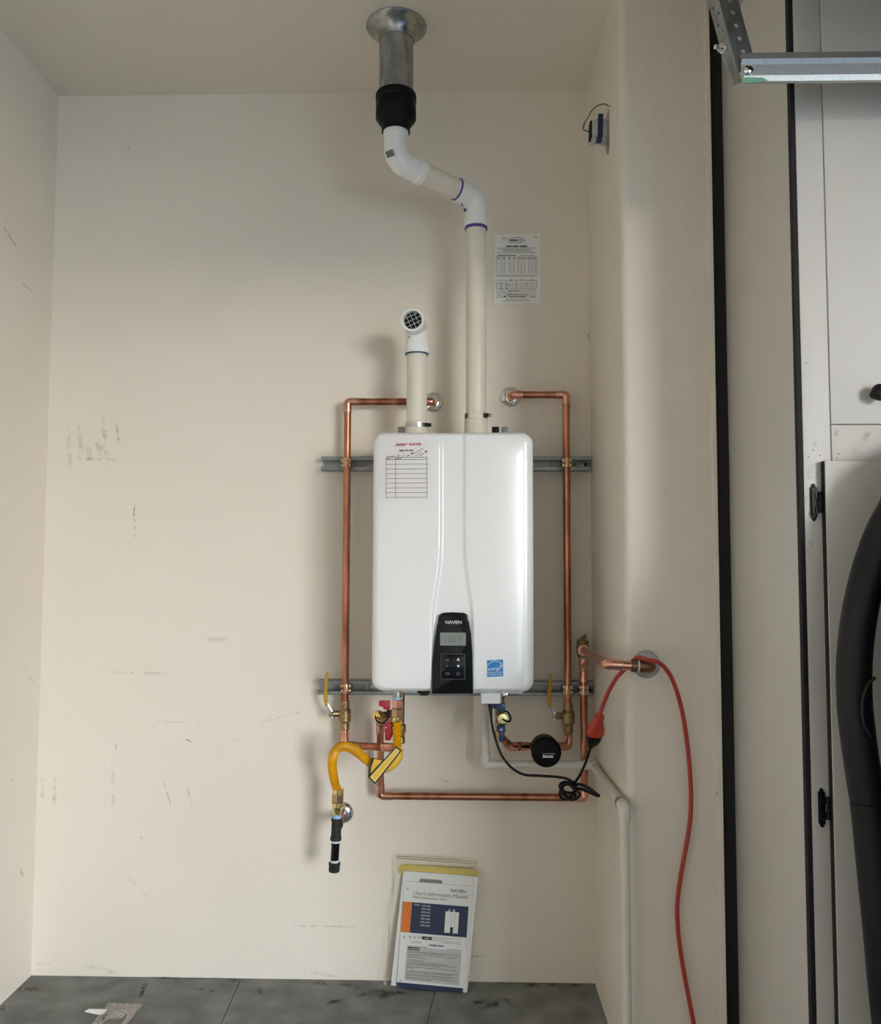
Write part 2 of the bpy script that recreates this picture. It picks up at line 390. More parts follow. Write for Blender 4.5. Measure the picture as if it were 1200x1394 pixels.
def smear(parent, pix, m, name='scuff_mark', y=None, zfl=None, wpx=6, x=None, off=0.0007):
    """thin irregular mark along photo pixel points, lying on a surface"""
    rng = random.Random(int(pix[0][0]*13+pix[0][1])); bm = bmesh.new(); lay = bm.verts.layers.float.new('fade')
    rows = []
    for i, (px, py) in enumerate(pix):
        a = pix[max(i-1, 0)]; b = pix[min(i+1, len(pix)-1)]; L = math.hypot(b[0]-a[0], b[1]-a[1]) or 1
        nx, ny = -(b[1]-a[1])/L, (b[0]-a[0])/L; w = wpx*rng.uniform(0.75, 1.25); row = []
        for j, s in enumerate((-1, -0.45, 0.45, 1)):
            qx, qy = px+nx*w*s/2, py+ny*w*s/2
            q = W(qx, qy, y-off) if y is not None else (WZ(qx, qy, zfl+off) if zfl is not None else WX(qx, qy, x))
            v = bm.verts.new(q); v[lay] = (0.0 if j in (0, 3) or i in (0, len(pix)-1) else 1.0); row.append(v)
        rows.append(row)
    for a, b in zip(rows[:-1], rows[1:]):
        for j in range(3): bm.faces.new((a[j], a[j+1], b[j+1], b[j]))
    return obj(name, bm, m, parent, smooth=False)
def dense(a, b, n=5):
    return [(a[0]+(b[0]-a[0])*i/n, a[1]+(b[1]-a[1])*i/n) for i in range(n+1)]

# ------------------------------------------------------------------ setting
FY, CY = 2.11, 1.686                                  # pier front, cabinet front
GY = -5.0
wall_back = struct('wall_back', box((XL-0.1, D, 0), (0.75, D+0.12, ZC)), 'wall')
wall_left = struct('wall_left', box((XL-0.12, -1.0, 0), (XL, D, ZC)), 'wall')
struct('wall_garage', box((XL-0.12, GY, 0), (XL, -1.0, ZC)), 'dim')
rb = 0.022; PX1 = 0.641
plan = [(XR, D)]+[(XR+rb-rb*math.cos(a), FY+rb-rb*math.sin(a)) for a in np.linspace(0, PI/2, 9)]+[(PX1, FY), (PX1, D)]
wall_right = struct('wall_right', prism([(x, y, 0) for x, y in plan], (0, 0, ZC)), 'wall_tex', smooth=True)
struct('wall_cabinet', box((PX1+0.001, FY+0.06, 0), (OPX, FY+0.18, ZC)), 'wall')
struct('wall_rear', box((XL-0.12, GY-0.12, 0), (OPX+0.1, GY, ZC)), 'dim')
bm = box((OPX, GY, 0), (OPX+0.12, OPY0, ZC)); box((OPX, OPY1, 0), (OPX+0.12, FY+0.06, ZC), bm=bm); box((OPX, OPY0, OPZ), (OPX+0.12, OPY1, ZC), bm=bm)
struct('wall_door', bm, 'dim')
struct('ceiling', box((XL-0.12, 1.3, ZC), (OPX+0.12, D+0.12, ZC+0.1)), 'ceil')
struct('ceiling_garage', box((XL-0.12, GY-0.12, ZC), (OPX+0.12, 1.3, ZC+0.1)), 'ceil')
floor = struct('floor', box((XL-0.12, GY-0.12, -0.12), (OPX+0.12, D+0.12, -0.012)), 'joint')
struct('driveway', box((OPX+0.12, -200, -0.12), (OPX+400, 200, -0.02)), 'drive')
JX = [(WZ(325, 1340), WZ(301, 1394)), (WZ(592, 1352), WZ(581, 1394))]
jx = []
for a, b in JX:
    sl_ = (a.x-b.x)/(a.y-b.y); jx.append((a.x+sl_*(D-a.y), a.x+sl_*(1.9-a.y)))
edges = [(XL, XL)]+jx+[(1.4, 1.4), (OPX, OPX)]
for k, (l, r_) in enumerate(zip(edges[:-1], edges[1:])):
    g = 0.0011
    obj('slab', prism([(l[0]+g, D, -0.012), (r_[0]-g, D, -0.012), (r_[1]-g, 1.9, -0.012), (r_[1]-g, GY, -0.012), (l[1]+g, GY, -0.012), (l[1]+g, 1.9, -0.012)], (0, 0, 0.012)), 'conc', floor, smooth=False)
# hairline seams where planes meet, scuffs and dents on the plaster
for pix, m, w in [
    (dense((92, 575), (96, 640)), 'scuff', 7), (dense((104, 570), (112, 622)), 'stain', 10), (dense((118, 600), (124, 628)), 'stain', 10),
    (dense((139, 565), (146, 625)), 'scuff', 7), (dense((158, 570), (162, 604)), 'scuffd', 5), (dense((130, 598), (148, 626)), 'stain', 12), (dense((88, 624), (165, 626)), 'stain', 5),
    (dense((140, 914), (232, 917)), 'scuff', 4), (dense((212, 988), (205, 986)), 'scuffd', 3), (dense((206, 983), (286, 984)), 'stain', 2.5),
    (dense((157, 1012), (158, 1022)), 'scuffd', 4), (dense((153, 1030), (155, 1105)), 'scuff', 6), (dense((222, 1062), (234, 1100)), 'scuff', 4),
    (dense((254, 1066), (264, 1108)), 'scuff', 4), (dense((58, 1055), (57, 1098)), 'stain', 7), (dense((74, 1055), (74, 1098)), 'stain', 7),
    (dense((192, 1137), (194, 1146)), 'scuffd', 4), (dense((316, 1011), (332, 1004)), 'scuff', 2), (dense((252, 1006), (262, 1011)), 'scuffd', 3),
    (dense((350, 985), (420, 966)), 'stain', 3), (dense((282, 872), (312, 870)), 'stain', 8), (dense((206, 849), (214, 851)), 'scuff', 3),
    (dense((360, 1260), (520, 1262)), 'scuff', 2.5), (dense((640, 1302), (664, 1302)), 'scuffd', 2.5), (dense((170, 1190), (205, 1225)), 'stain', 3),
    (dense((50, 1312), (70, 1311)), 'stain', 6), (dense((112, 1314), (165, 1326)), 'stain', 7), (dense((400, 1318), (470, 1332)), 'stain', 4),
    (dense((745, 560), (727, 571)), 'scuff', 2), (dense((801, 454), (803, 466)), 'scuffd', 3), (dense((178, 200), (173, 203)), 'scuffd', 3), (dense((628, 449), (629, 453)), 'scuffd', 3),
    (dense((746, 800), (750, 818)), 'scuff', 2), (dense((600, 1062), (612, 1064)), 'scuff', 3)]:
    smear(wall_back, pix, m, y=D, wpx=w)
smear(wall_back, [(181, 680), (183, 690), (182, 700), (184, 712), (183, 722), (185, 735)], 'scuffd', y=D, wpx=2.5, name='crack')
for pix, m, w in [(dense((3, 305), (25, 341)), 'scuffd', 3), (dense((28, 384), (45, 398)), 'scuff', 5), (dense((30, 905), (48, 935)), 'stain', 4), (dense((25, 1180), (34, 1196)), 'stain', 5), (dense((14, 1060), (20, 1062)), 'stain', 4)]:
    smear(wall_left, pix, m, x=XL+0.0007, wpx=w)
for pix, m, w in [(dense((22, 1348), (55, 1346)), 'rust', 7), (dense((0, 1374), (8, 1371)), 'rust', 8), (dense((262, 1345), (298, 1350)), 'rust', 3), (dense((310, 1334), (326, 1334)), 'rust', 5),
                  (dense((352, 1344), (357, 1356)), 'rust', 6), (dense((425, 1338), (448, 1340)), 'rust', 5), (dense((462, 1341), (480, 1341)), 'damp', 4), (dense((440, 1366), (470, 1362)), 'damp', 8),
                  (dense((480, 1350), (560, 1356)), 'damp', 16), (dense((200, 1335), (190, 1360)), 'damp', 8), (dense((640, 1370), (700, 1362)), 'damp', 14), (dense((690, 1340), (806, 1341)), 'damp', 7),
                  (dense((196, 1330), (330, 1333)), 'damp', 4)]:
    smear(floor, pix, m, zfl=0.0, wpx=w, name='floor_stain')
for pix, m, w in [(dense((949, 72), (949, 76)), 'scuffd', 4), (dense((977, 1077), (977, 1083)), 'scuffd', 3)]:
    smear(wall_right, pix, m, y=FY, wpx=w)

# pier edge trim, dark strip and the cabinet
struct('trim_1', box((PX1-0.012, FY-0.004, 0), (PX1+0.001, FY+0.02, ZC), 0.002), 'wall')
struct('trim_2', box((PX1+0.001, FY+0.012, 0), (0.676, FY+0.05, ZC)), 'gap')
CX0, CX1, CZ1 = 0.676, 2.3, 2.62
SX0_ = W(1091, 500, CY).x
cab = thing('storage_cabinet', 'pale grey painted cabinet with overlay doors beside the textured pier', 'cabinet', (1.4, 1.9, 0))
obj('side_panel', box((CX0, CY+0.014, 0), (CX0+0.018, FY+0.05, CZ1), 0.001), 'cab', cab)
obj('dark_edge', box((CX0-0.001, CY-0.001, 0), (SX0_+0.0005, CY+0.0145, CZ1)), 'gap', cab)  # solid near-black strip stands in for the shadow gap beside the stile
obj('carcass', box((CX0+0.02, CY+0.016, 0.0), (CX1, FY+0.05, CZ1)), 'gap', cab)
SX0, SX1 = W(1091, 500, CY).x, W(1128, 500, CY).x
obj('stile', box((SX0, CY-0.002, 0), (SX1, CY+0.016, CZ1), 0.001), 'cab', cab)
zr0, zr1 = W(1150, 626, CY).z, W(1150, 578.5, CY).z
rail = obj('rail', box((SX1+0.003, CY-0.001, zr0-0.03), (CX1-0.06, CY+0.016, zr1), 0.001), 'cab', cab)
obj('stile', box((CX1-0.058, CY-0.002, 0), (CX1, CY+0.016, CZ1), 0.001), 'cab', cab)
DW = 0.46
for k in range(2):
    x0 = SX1+0.0018+k*(DW+0.004)
    dr = obj('upper_door', box((x0, CY-0.004, zr1+0.0015), (x0+DW, CY+0.014, 2.56), 0.0012), 'cab', cab)
    if k == 0:
        kp = W(1190, 537.5, CY-0.004)
        obj('knob', lathe((kp.x, CY-0.004, kp.z), (0, -1, 0), [(0, 0.008), (0.004, 0.0075), (0.010, 0.006), (0.015, 0.009), (0.019, 0.0145), (0.025, 0.0172), (0.031, 0.0155), (0.035, 0.009), (0.036, 0)], 28), 'black', dr)
zl1 = W(1150, 627.5, CY-0.02).z
LX0 = W(1124.5, 690, CY-0.02).x
for k in range(2):
    x0 = LX0+k*(DW+0.012)
    dr = obj('lower_door', box((x0, CY-0.023, 0.09), (x0+DW, CY-0.019, zl1), 0.0012), 'cab', cab)
    obj('dark_edge', box((x0-0.0006, CY-0.0195, 0.0895), (x0+DW+0.0006, CY-0.003, zl1+0.0006), 0.001), 'gap', dr)  # near-black slab behind the door face, blackens the door's edges
    if k == 0:
        for (cx_, cy_, dx_) in ((1108.0, 684, 0), (1119.0, 1099.5, 0)):
            c = W(cx_, cy_, CY-0.003); hh = 0.038; hw = 0.0066
            out = []
            for s in (1, -1):
                seq = [(-hw, 0.74), (-hw*0.9, 0.80), (-hw*0.45, 0.82), (-hw*0.55, 0.92), (0, 1.0), (hw*0.55, 0.92), (hw*0.45, 0.82), (hw*0.9, 0.80), (hw, 0.74)]
                out += [(x, z*hh) for x, z in (seq if s == 1 else [(-x, -z) for x, z in seq])]
            hg = obj('hinge', prism([(c.x+x, CY-0.0055, c.z+z) for x, z in out], (0, 0.0035, 0), bev=0.0006), 'black', dr)
            hx = c.x+hw+0.0042
            b = tube((hx, CY-0.009, c.z-0.021), (hx, CY-0.009, c.z+0.021), 0.0042, 12)
            box((c.x+hw*0.3, CY-0.008, c.z+0.008), (hx+0.002, CY-0.0045, c.z+0.021), bm=b); box((c.x+hw*0.3, CY-0.008, c.z-0.021), (hx+0.002, CY-0.0045, c.z-0.008), bm=b)
            for kk in (-1, 1): lathe((c.x, CY-0.0055, c.z+kk*0.030), (0, -1, 0), [(0, 0.0028), (0.0012, 0.0024), (0.0016, 0)], 10, b)
            box((c.x-hw*0.7, CY-0.0075, c.z-0.024), (c.x+hw*0.2, CY-0.005, c.z+0.024), 0.001, b)
            merge_me = bpy.data.meshes.new('t'); b.to_mesh(merge_me); b.free()
            bb = bmesh.new(); bb.from_mesh(hg.data); o_ = wloc(hg)
            b3 = bmesh.new(); b3.from_mesh(merge_me); bmesh.ops.translate(b3, verts=b3.verts, vec=-o_); b3.to_mesh(merge_me); b3.free()
            bb.from_mesh(merge_me); bb.to_mesh(hg.data); bb.free()
for pix, m, w in [(dense((1186, 583), (1162, 622), 6), 'stain', 14), (dense((1141, 584), (1138, 595)), 'stain', 8), (dense((1110, 598), (1108, 612)), 'stain', 8),
                  (dense((1103, 628), (1106, 655)), 'stain', 16), (dense((1098, 660), (1099, 712)), 'stain', 7), (dense((1104, 735), (1102, 760)), 'scuff', 8)]:
    smear(cab, pix, m, y=CY-0.002, wpx=w, name='paint_stain')
for q in ((1108, 613), (1101, 622), (1117, 620), (1102, 699), (1142, 618), (1140, 624), (1098, 494)):
    obj('nail_dent', lathe(W(q[0], q[1], CY-0.0022), (0, -1, 0), [(0, 0.0016), (0.0004, 0)], 8), 'hair', cab)

# ------------------------------------------------------------------ water heater
HY = 2.27; HB = 2.609
hl, hr = W(505.5, 760, HY).x, W(728.5, 760, HY).x
ht, hb = W(617, 586, HY).z, W(617, 944, HY).z
hx = (hl+hr)/2; hz = (ht+hb)/2; hw, hh = (hr-hl)/2, (ht-hb)/2
heater = thing('water_heater', 'white wall mounted tankless water heater with black control panel', 'water heater', (hx, HB, hb))
def rrect(w, h, r, n=6):
    out = []
    for cx_, cz_, a0 in ((w-r, h-r, 0), (-w+r, h-r, 90), (-w+r, -h+r, 180), (w-r, -h+r, 270)):
        for k in range(n+1):
            a = math.radians(a0+90*k/n); out.append((cx_+r*math.cos(a), cz_+r*math.sin(a)))
    return out
bm = bmesh.new(); rings = []
prof = [(0.004, HB), (0.0, HB-0.004), (0.0, HY+0.042)]
for k in range(1, 9):
    a = k/8*PI/2*0.93; prof.append((0.026*(1-math.cos(a)), HY+0.042-0.028*math.sin(a)))
prof.append((0.034, HY+0.0125))
for ins, y in prof:
    rings.append([bm.verts.new((hx+x, y, hz+z)) for x, z in rrect(hw-ins, hh-ins, max(0.032-ins, 0.004), 8)])
for a, b in zip(rings[:-1], rings[1:]):
    for k in range(len(a)): bm.faces.new((a[k], a[(k+1) % len(a)], b[(k+1) % len(a)], b[k]))
bm.faces.new(rings[0]); bm.faces.new(rings[-1][::-1])
obj('casing', bm, 'white', heater, angle=60)
# front cover: gently crowned panels either side of a channel that flares towards the control panel
cw, ctop, cbot = hw-0.030, hh-0.012, -hh+0.012
def ramp(a, b, v):
    t = min(max((v-a)/(b-a), 0), 1); return t*t*(3-2*t)
zp = W(617, 834, HY).z-hz                              # top of the control panel
def chan(z):
    t = ramp(zp+0.20, zp-0.02, z) if z > zp-0.25 else 1
    return 0.0315+0.022*(1-ramp(zp-0.03, zp+0.22, z))**1.6
CHX = W(616.5, 760, HY).x-hx
def front(x, z):
    c = chan(z); ax_ = abs(x-CHX); d = 0.0
    e = ramp(c-0.006, c+0.006, ax_); d += -0.0065*(1-e)      # channel is recessed
    side = (cw-CHX) if x > CHX else (cw+CHX)
    t = max(0, (ax_-0.05)/(side-0.05)); d += -0.011*t**2.6
    tz = max(0, (abs(z)-(hh-0.06))/0.048); d += -0.004*tz**2
    return d
NX, NZ = 150, 90
bm = bmesh.new(); g = []
for j in range(NZ+1):
    z = cbot+(ctop-cbot)*j/NZ; row = []
    for i in range(NX+1):
        x = -cw+2*cw*i/NX
        zz = z; rc = 0.012                                    # small rounded corners
        ex = max(0, abs(x)-(cw-rc)); lim = math.sqrt(max(rc*rc-ex*ex, 0))
        if z > ctop-rc: zz = min(z, ctop-rc+lim)
        if z < cbot+rc: zz = max(z, cbot+rc-lim)
        row.append(bm.verts.new((hx+x, HY+0.001-front(x, zz), hz+zz)))
    g.append(row)
for j in range(NZ):
    for i in range(NX): bm.faces.new((g[j][i], g[j][i+1], g[j+1][i+1], g[j+1][i]))
bmesh.ops.remove_doubles(bm, verts=bm.verts, dist=1e-6)
bd = [e for e in bm.edges if len(e.link_faces) == 1]
ex = bmesh.ops.extrude_edge_only(bm, edges=bd); vs = [v for v in ex['geom'] if isinstance(v, bmesh.types.BMVert)]
for v in vs: v.co.y += 0.012
obj('front_cover', bm, 'white', heater, angle=35)
# control panel
pp = []
def cpx(px, py): return W(px, py, HY-0.004)
outline = [(596.5, 846), (597.6, 839), (600, 836), (604, 834.3), (617, 833.6), (631, 834.3), (635.5, 836), (638, 839), (639.2, 846), (641.5, 862), (643.5, 890), (644.5, 944.5), (588, 944.5), (589, 905), (591.5, 878), (594.5, 855)]
cp = obj('control_panel', prism([cpx(*q) for q in outline], (0, 0.03, 0), bev=0.0016), 'blackgloss', heater, angle=50)
sh = Sheet(cpx(588, 944.5), (1, 0, 0), (0, 0, 1), 0.0006); kx = 2.27/FPX
def s_(px): return (px-588)*kx
def t_(py): return (944.5-py)*kx
dsp = sh.rects([(s_(599.2), t_(880), s_(633.8), t_(862.6))], 'lcd', cp, 'display')
text('120°F', 0.022, sh.p(s_(617), t_(872), 1.6), (1, 0, 0), (0, 0, 1), 'lcdink', dsp, name='digits')
kp_ = obj('keypad', prism([sh.p(s_(a), t_(b), 3) for a, b in rrect(0, 0, 0, 1)[:0]+[(601, 924), (632.5, 924), (632.5, 891), (601, 891)]], (0, 0.0025, 0), bev=0.0007), 'blackgloss', cp)
sh.rects([(s_(600.6), t_(891.6), s_(632.8), t_(890.8)), (s_(600.2), t_(924.5), s_(601), t_(890.8)), (s_(632.3), t_(924.5), s_(633.2), t_(893)), (s_(601), t_(925), s_(633), t_(924.2))], 'keyedge', kp_, 'bezel', k=4)
sh.poly([(s_(621.8), t_(900)), (s_(625.6), t_(900)), (s_(623.7), t_(896))], 'print_w', kp_, 'up_mark', k=5)
sh.poly([(s_(621.8), t_(905.8)), (s_(623.7), t_(909.6)), (s_(625.6), t_(905.8))], 'print_w', kp_, 'down_mark', k=5)
sh.line([(s_(623.7)+0.004*math.cos(a), t_(917.5)+0.004*math.sin(a)) for a in np.linspace(0, 2*PI, 14)], 0.0008, 'print_g', kp_, 'power_mark', k=5)
for a in ((607.5, 900, 'M'), (607.5, 907, '↰'), (607.5, 917.5, 'OK')): sh.txt(a[2] if a[2] != '↰' else '<-', 0.009, s_(a[0]+2), t_(a[1]), 'print_g', kp_, name='key_mark', k=5)
sh.txt('NAVIEN', 0.0125, s_(617.3), t_(849), 'print_w', cp, name='logo', bold=0.0)
# service sticker
lo = W(515.5, 681, HY-0.0003); hi_ = W(585, 592, HY-0.0003)
def stk(px, py): return ((px-515.5)*kx, (681-py)*kx)
def fy(px, py):   # follow the crowned cover
    q = W(px, py, HY); return HY+0.001-front(q.x-hx, q.z-hz)
bm = bmesh.new(); cols = [515.5+i*(585-515.5)/10 for i in range(11)]
top = [bm.verts.new(Vector((W(c, 592, HY).x, fy(c, 620)-0.0004, W(c, 592, HY).z))) for c in cols]
bot = [bm.verts.new(Vector((W(c, 681, HY).x, fy(c, 660)-0.0004, W(c, 681, HY).z))) for c in cols]
for i in range(10): bm.faces.new((bot[i], bot[i+1], top[i+1], top[i]))
lab = obj('service_sticker', bm, 'pinkpaper', heater, label='service record sticker with flag logo')
def flat_on(parent, name, quads, m, lift):
    bm = bmesh.new()
    for q in quads:
        # subdivide across so the print follows the crown
        (x0, y0), (x1, y1), (x2, y2), (x3, y3) = q; n = 6
        prev = None
        for i in range(n+1):
            t = i/n; a = (x0+(x1-x0)*t, y0+(y1-y0)*t); b = (x3+(x2-x3)*t, y3+(y2-y3)*t)
            va = W(a[0], a[1], HY); vb = W(b[0], b[1], HY)
            va.y = fy(*a)-lift; vb.y = fy(*b)-lift
            cur = (bm.verts.new(va), bm.verts.new(vb))
            if prev: bm.faces.new((prev[0], cur[0], cur[1], prev[1]))
            prev = cur
    return obj(name, bm, m, parent, smooth=False)
def rq(x0, y0, x1, y1): return [(x0, y1), (x1, y1), (x1, y0), (x0, y0)]
ys = [622.5, 625.3]+[625.3+6.45*k for k in range(1, 9)]
flat_on(lab, 'ruled_table', [rq(525.3, y-0.28, 581.8, y+0.28) for y in ys]+[rq(x-0.28, 622.5, x+0.28, ys[-1]) for x in (525.5, 538.6, 581.5)], 'print_k', 0.0009)
flat_on(lab, 'flag_canton', [[(535.8, 602.0), (547, 601.6), (547.8, 597.3), (535.5, 597.2)]], 'print_b', 0.0011)
flat_on(lab, 'flag_stripes', [[(545.5, 606.5), (554.5, 606), (554.8, 600.5), (546.5, 598.2)], [(534.5, 607), (538, 607), (546, 601.6), (536, 602.2)]], 'print_p', 0.0010)
ly = HY-0.0008
def htext(s, size, px, py, m, name, rot=0, shear=0, bold=0.0):
    q = W(px, py, HY); q.y = fy(px, py)-0.0016
    d_ = (fy(px+9, py)-fy(px-9, py))/(18*kx)
    text(s, size, q, (math.cos(rot), d_, math.sin(rot)), (-math.sin(rot), 0, math.cos(rot)), m, lab, name=name, shear=shear, bold=bold)
htext('DESERT', 0.0094, 546.2, 605.3, 'print_r', 'company_name', shear=0.3, bold=0.0003)
htext('WATER', 0.0100, 564.8, 605.0, 'print_r', 'company_name', shear=0.3, bold=0.0003)
htext('(602) 499-4467', 0.0063, 553.5, 613.2, 'print_k', 'phone_number', bold=0.0002)
htext('INSTALL DATE', 0.0038, 532.5, 621, 'print_k', 'caption')
htext('12 - 5 - 24', 0.0085, 549, 620.3, 'print_k', 'handwriting', shear=0.15)
htext('DATE', 0.0042, 528.8, 624.2, 'print_k', 'caption'); htext('SERVICE', 0.0042, 543.5, 624.2, 'print_k', 'caption')
for (a, b, c, d_, w) in ((563, 617.5, 577, 610, 1.1), (566, 620.5, 575, 615, 1.0), (571, 621, 578.5, 616.5, 1.2)):
    n_ = 5; qs = []
    for i in range(n_):
        t0, t1 = i/n_, (i+0.72)/n_
        xa, ya, xb, yb = a+(c-a)*t0, b+(d_-b)*t0, a+(c-a)*t1, b+(d_-b)*t1
        qs.append([(xa, ya+w*0.5), (xb, yb+w*0.5), (xb, yb-w*0.5), (xa, ya-w*0.5)])
    flat_on(lab, 'handwriting', qs, 'print_k', 0.0011)
flat_on(lab, 'handwriting', [rq(559.8, 616, 562.2, 618.2)], 'print_k', 0.0011); flat_on(lab, 'handwriting', [rq(579, 613.5, 581.5, 616)], 'print_k', 0.0011)
# energy label
en = flat_on(heater, 'energy_label', [[(663.7, 921.7), (685.8, 920.8), (685.2, 898), (663.2, 899)]], 'energy', 0.0009)
en['label'] = 'blue energy rating label'
qs = []
for a0 in np.linspace(0.35, 2.9, 18):
    a1 = a0+0.155; r0, r1 = 11.2, 11.9
    f_ = lambda a, r: (674.5+r*math.cos(a), 911.5-r*math.sin(a))
    qs.append([f_(a1, r0), f_(a0, r0), f_(a0, r1), f_(a1, r1)])
flat_on(en, 'arc', qs, 'print_w', 0.0014)
flat_on(en, 'line', [rq(664, 915.0, 685.4, 915.5)], 'print_w', 0.0014)
def etext(s, size, px, py, sh_=0, rot=0.0):
    q = W(px, py, HY); q.y = fy(px+8, py)-0.0022
    ax_ = Vector((1, 0.0, 0)); d_ = (fy(px+8, py)-fy(px-8, py))/(16*kx); ax_ = Vector((math.cos(rot), d_*0.9, math.sin(rot)))
    text(s, size, q, ax_, (-math.sin(rot), 0, math.cos(rot)), 'print_w', en, name='lettering', shear=sh_)
etext('energy', 0.0125, 672.5, 910.5, 0.4, 0.08); etext('☆', 0.012, 682.3, 907.5); etext('ENERGY STAR', 0.0057, 674.6, 918.4)
# underside: rim, plugs, junction box
obj('base_plate', box((hx-hw+0.03, HY+0.05, hb-0.006), (hx+hw-0.03, HB-0.01, hb+0.01)), 'galv', heater)
q = W(578, 946, 2.33); obj('drain_plug', merge(box((q.x-0.018, 2.315, hb-0.008), (q.x+0.017, 2.345, hb), 0.002), box((q.x-0.012, 2.318, hb-0.014), (q.x+0.012, 2.342, hb-0.006), 0.002)), 'black', heater)
q0 = W(655.4, 958, 2.33); q1 = W(681.6, 945, 2.33)
jb = obj('junction_box', box((q0.x, 2.33, q0.z), (q1.x, 2.40, hb+0.004), 0.0015), 'whitebox', heater)
obj('cable_gland', box((q0.x+0.006, 2.34, q0.z-0.003), (q1.x-0.006, 2.39, q0.z), 0.001), 'black', jb)
q = W(688.8, 946.5, 2.32); obj('cover_screw', lathe((q.x, 2.345, q.z), (0, -1, 0), [(0, 0.0085), (0.014, 0.0085), (0.02, 0.006), (0.022, 0)], 14), 'chrome', heater)
for (a, b) in ((610, 635),):
    q0, q1 = W(a, 948, 2.33), W(b, 945, 2.33); obj('drip_clip', box((q0.x, 2.33, hb-0.008), (q1.x, 2.345, hb), 0.001), 'galv', heater)
q0, q1 = W(629, 950, 2.34), W(646, 945, 2.34); obj('drip_clip', box((q0.x, 2.34, hb-0.011), (q1.x, 2.35, hb), 0.001), 'galv', heater)
for px_, m in ((547, 'galv'), (688, 'galv'), (675, 'black')):
    q = W(px_, 583, 2.57); obj('top_bracket', box((q.x-0.011, 2.565, ht-0.01), (q.x+0.011, 2.575, W(px_, 581, 2.57).z), 0.003), m, heater)
VY = 2.47
# vent collars
ec = W(648.5, 560, VY); ic = W(567.5, 560, VY)
z0 = W(648, 586.5, VY).z; z1 = W(648, 572, VY).z; z2 = W(648, 562.5, VY).z
vc = obj('vent_collar', lathe((ec.x, VY, ht-0.015), (0, 0, 1), [(0, 0.0365), (z1-ht+0.012, 0.0365), (z1-ht+0.015, 0.034), (z1-ht+0.0155, 0.0325), (z2-ht+0.012, 0.0325), (z2-ht+0.015, 0.0308)], 36), 'pvc', heater)
for s in (-1, 1): obj('collar_lug', prism([(ec.x+s*0.034, VY-0.01, ht-0.01), (ec.x+s*0.046, VY-0.01, ht-0.01), (ec.x+s*0.040, VY-0.01, z1-0.004), (ec.x+s*0.034, VY-0.01, z1-0.002)], (0, 0.012, 0)), 'pvc', vc)
zc_ = (z1+z2)/2
def clamp_band(root, c, z, r, a0, a1, m, h=0.010):
    b = bmesh.new(); pr = None
    for a in np.linspace(a0, a1, 20):
        cc, ss = math.cos(a), math.sin(a)
        cur = [b.verts.new((c.x+rr*cc, VY+rr*ss, z+zz)) for rr, zz in ((r, -h/2), (r+0.0015, -h/2), (r+0.0015, h/2), (r, h/2))]
        if pr:
            for k in range(4): b.faces.new((pr[k], cur[k], cur[(k+1) % 4], pr[(k+1) % 4]))
        pr = cur
    return obj('hose_clamp', b, m, root)
cl = clamp_band(vc, ec, zc_, 0.0326, -0.9, PI+0.75, 'brownbrass', 0.014)
obj('clamp_screw', merge(obox((ec.x+0.034, VY-0.026, zc_), (0.8, 0.6, 0), (-0.6, 0.8, 0), (0, 0, 1), (0.018, 0.008, 0.010), 0.001)), 'black', vc)
obj('clamp_tip', lathe((ec.x+0.037, VY-0.028, zc_-0.001), (0.7, -0.72, 0), [(0, 0.004), (0.009, 0.0045), (0.0095, 0)], 12), 'steel', vc)
z1i, z2i = W(567, 584, VY).z, W(567, 575.5, VY).z
vi = obj('vent_collar', lathe((ic.x, VY, ht-0.015), (0, 0, 1), [(0, 0.033), (z2i-ht+0.015, 0.033), (z2i-ht+0.017, 0.0308)], 36), 'pvc', heater)
clamp_band(vi, ic, W(567, 580, VY).z, 0.0332, -PI*0.95, PI*0.2, 'steel', 0.012)
obj('clamp_screw', obox((ic.x+0.034, VY-0.022, W(567, 580, VY).z), (0.8, 0.6, 0), (-0.6, 0.8, 0), (0, 0, 1), (0.02, 0.009, 0.010), 0.001), 'black', vi)

# ------------------------------------------------------------------ vents
RV = 0.0302
flz = WZ(540, 36, ZC); fyy = flz.y
flue = thing('metal_flue', 'round galvanised flue stub with flared collar hanging from the ceiling', 'flue pipe', (flz.x, fyy, ZC))
zcp = W(537, 131, fyy).z
obj('flue_tube', tube((flz.x, fyy, zcp-0.02), (flz.x, fyy, ZC-0.002), 0.049, 32), 'galv', flue)
obj('ceiling_collar', lathe((flz.x, fyy, ZC), (0, 0, -1), [(0, 0.086), (0.003, 0.087), (0.006, 0.085), (0.013, 0.073), (0.022, 0.062), (0.034, 0.055), (0.046, 0.0515)], 48), 'collar', flue)
zk = [W(537, v, fyy).z for v in (131, 139, 143, 164, 173, 182)]
vent = thing('exhaust_vent', 'cream plastic exhaust vent with offset elbows and black rubber coupling', 'vent pipe', (ec.x, VY, z2))
obj('rubber_coupling', lathe((flz.x, fyy, zk[0]+0.004), (0, 0, -1), [(0, 0.0505), (0.0, 0.056), (0.004, 0.058), (zk[0]-zk[1]+0.003, 0.058), (zk[0]-zk[1]+0.006, 0.0555), (zk[0]-zk[2], 0.057), (zk[0]-zk[3], 0.0575), (zk[0]-zk[4], 0.043), (zk[0]-zk[4]+0.004, 0.0405), (zk[0]-zk[5], 0.0405)], 40), 'rubber', vent)
P0 = Vector((flz.x, fyy, zk[5]+0.012)); P1 = Vector((flz.x, fyy, W(538, 219, fyy).z)); P2 = Vector((ec.x, VY, W(650, 270, VY).z)); P3 = Vector((ec.x, VY, z2-0.004))
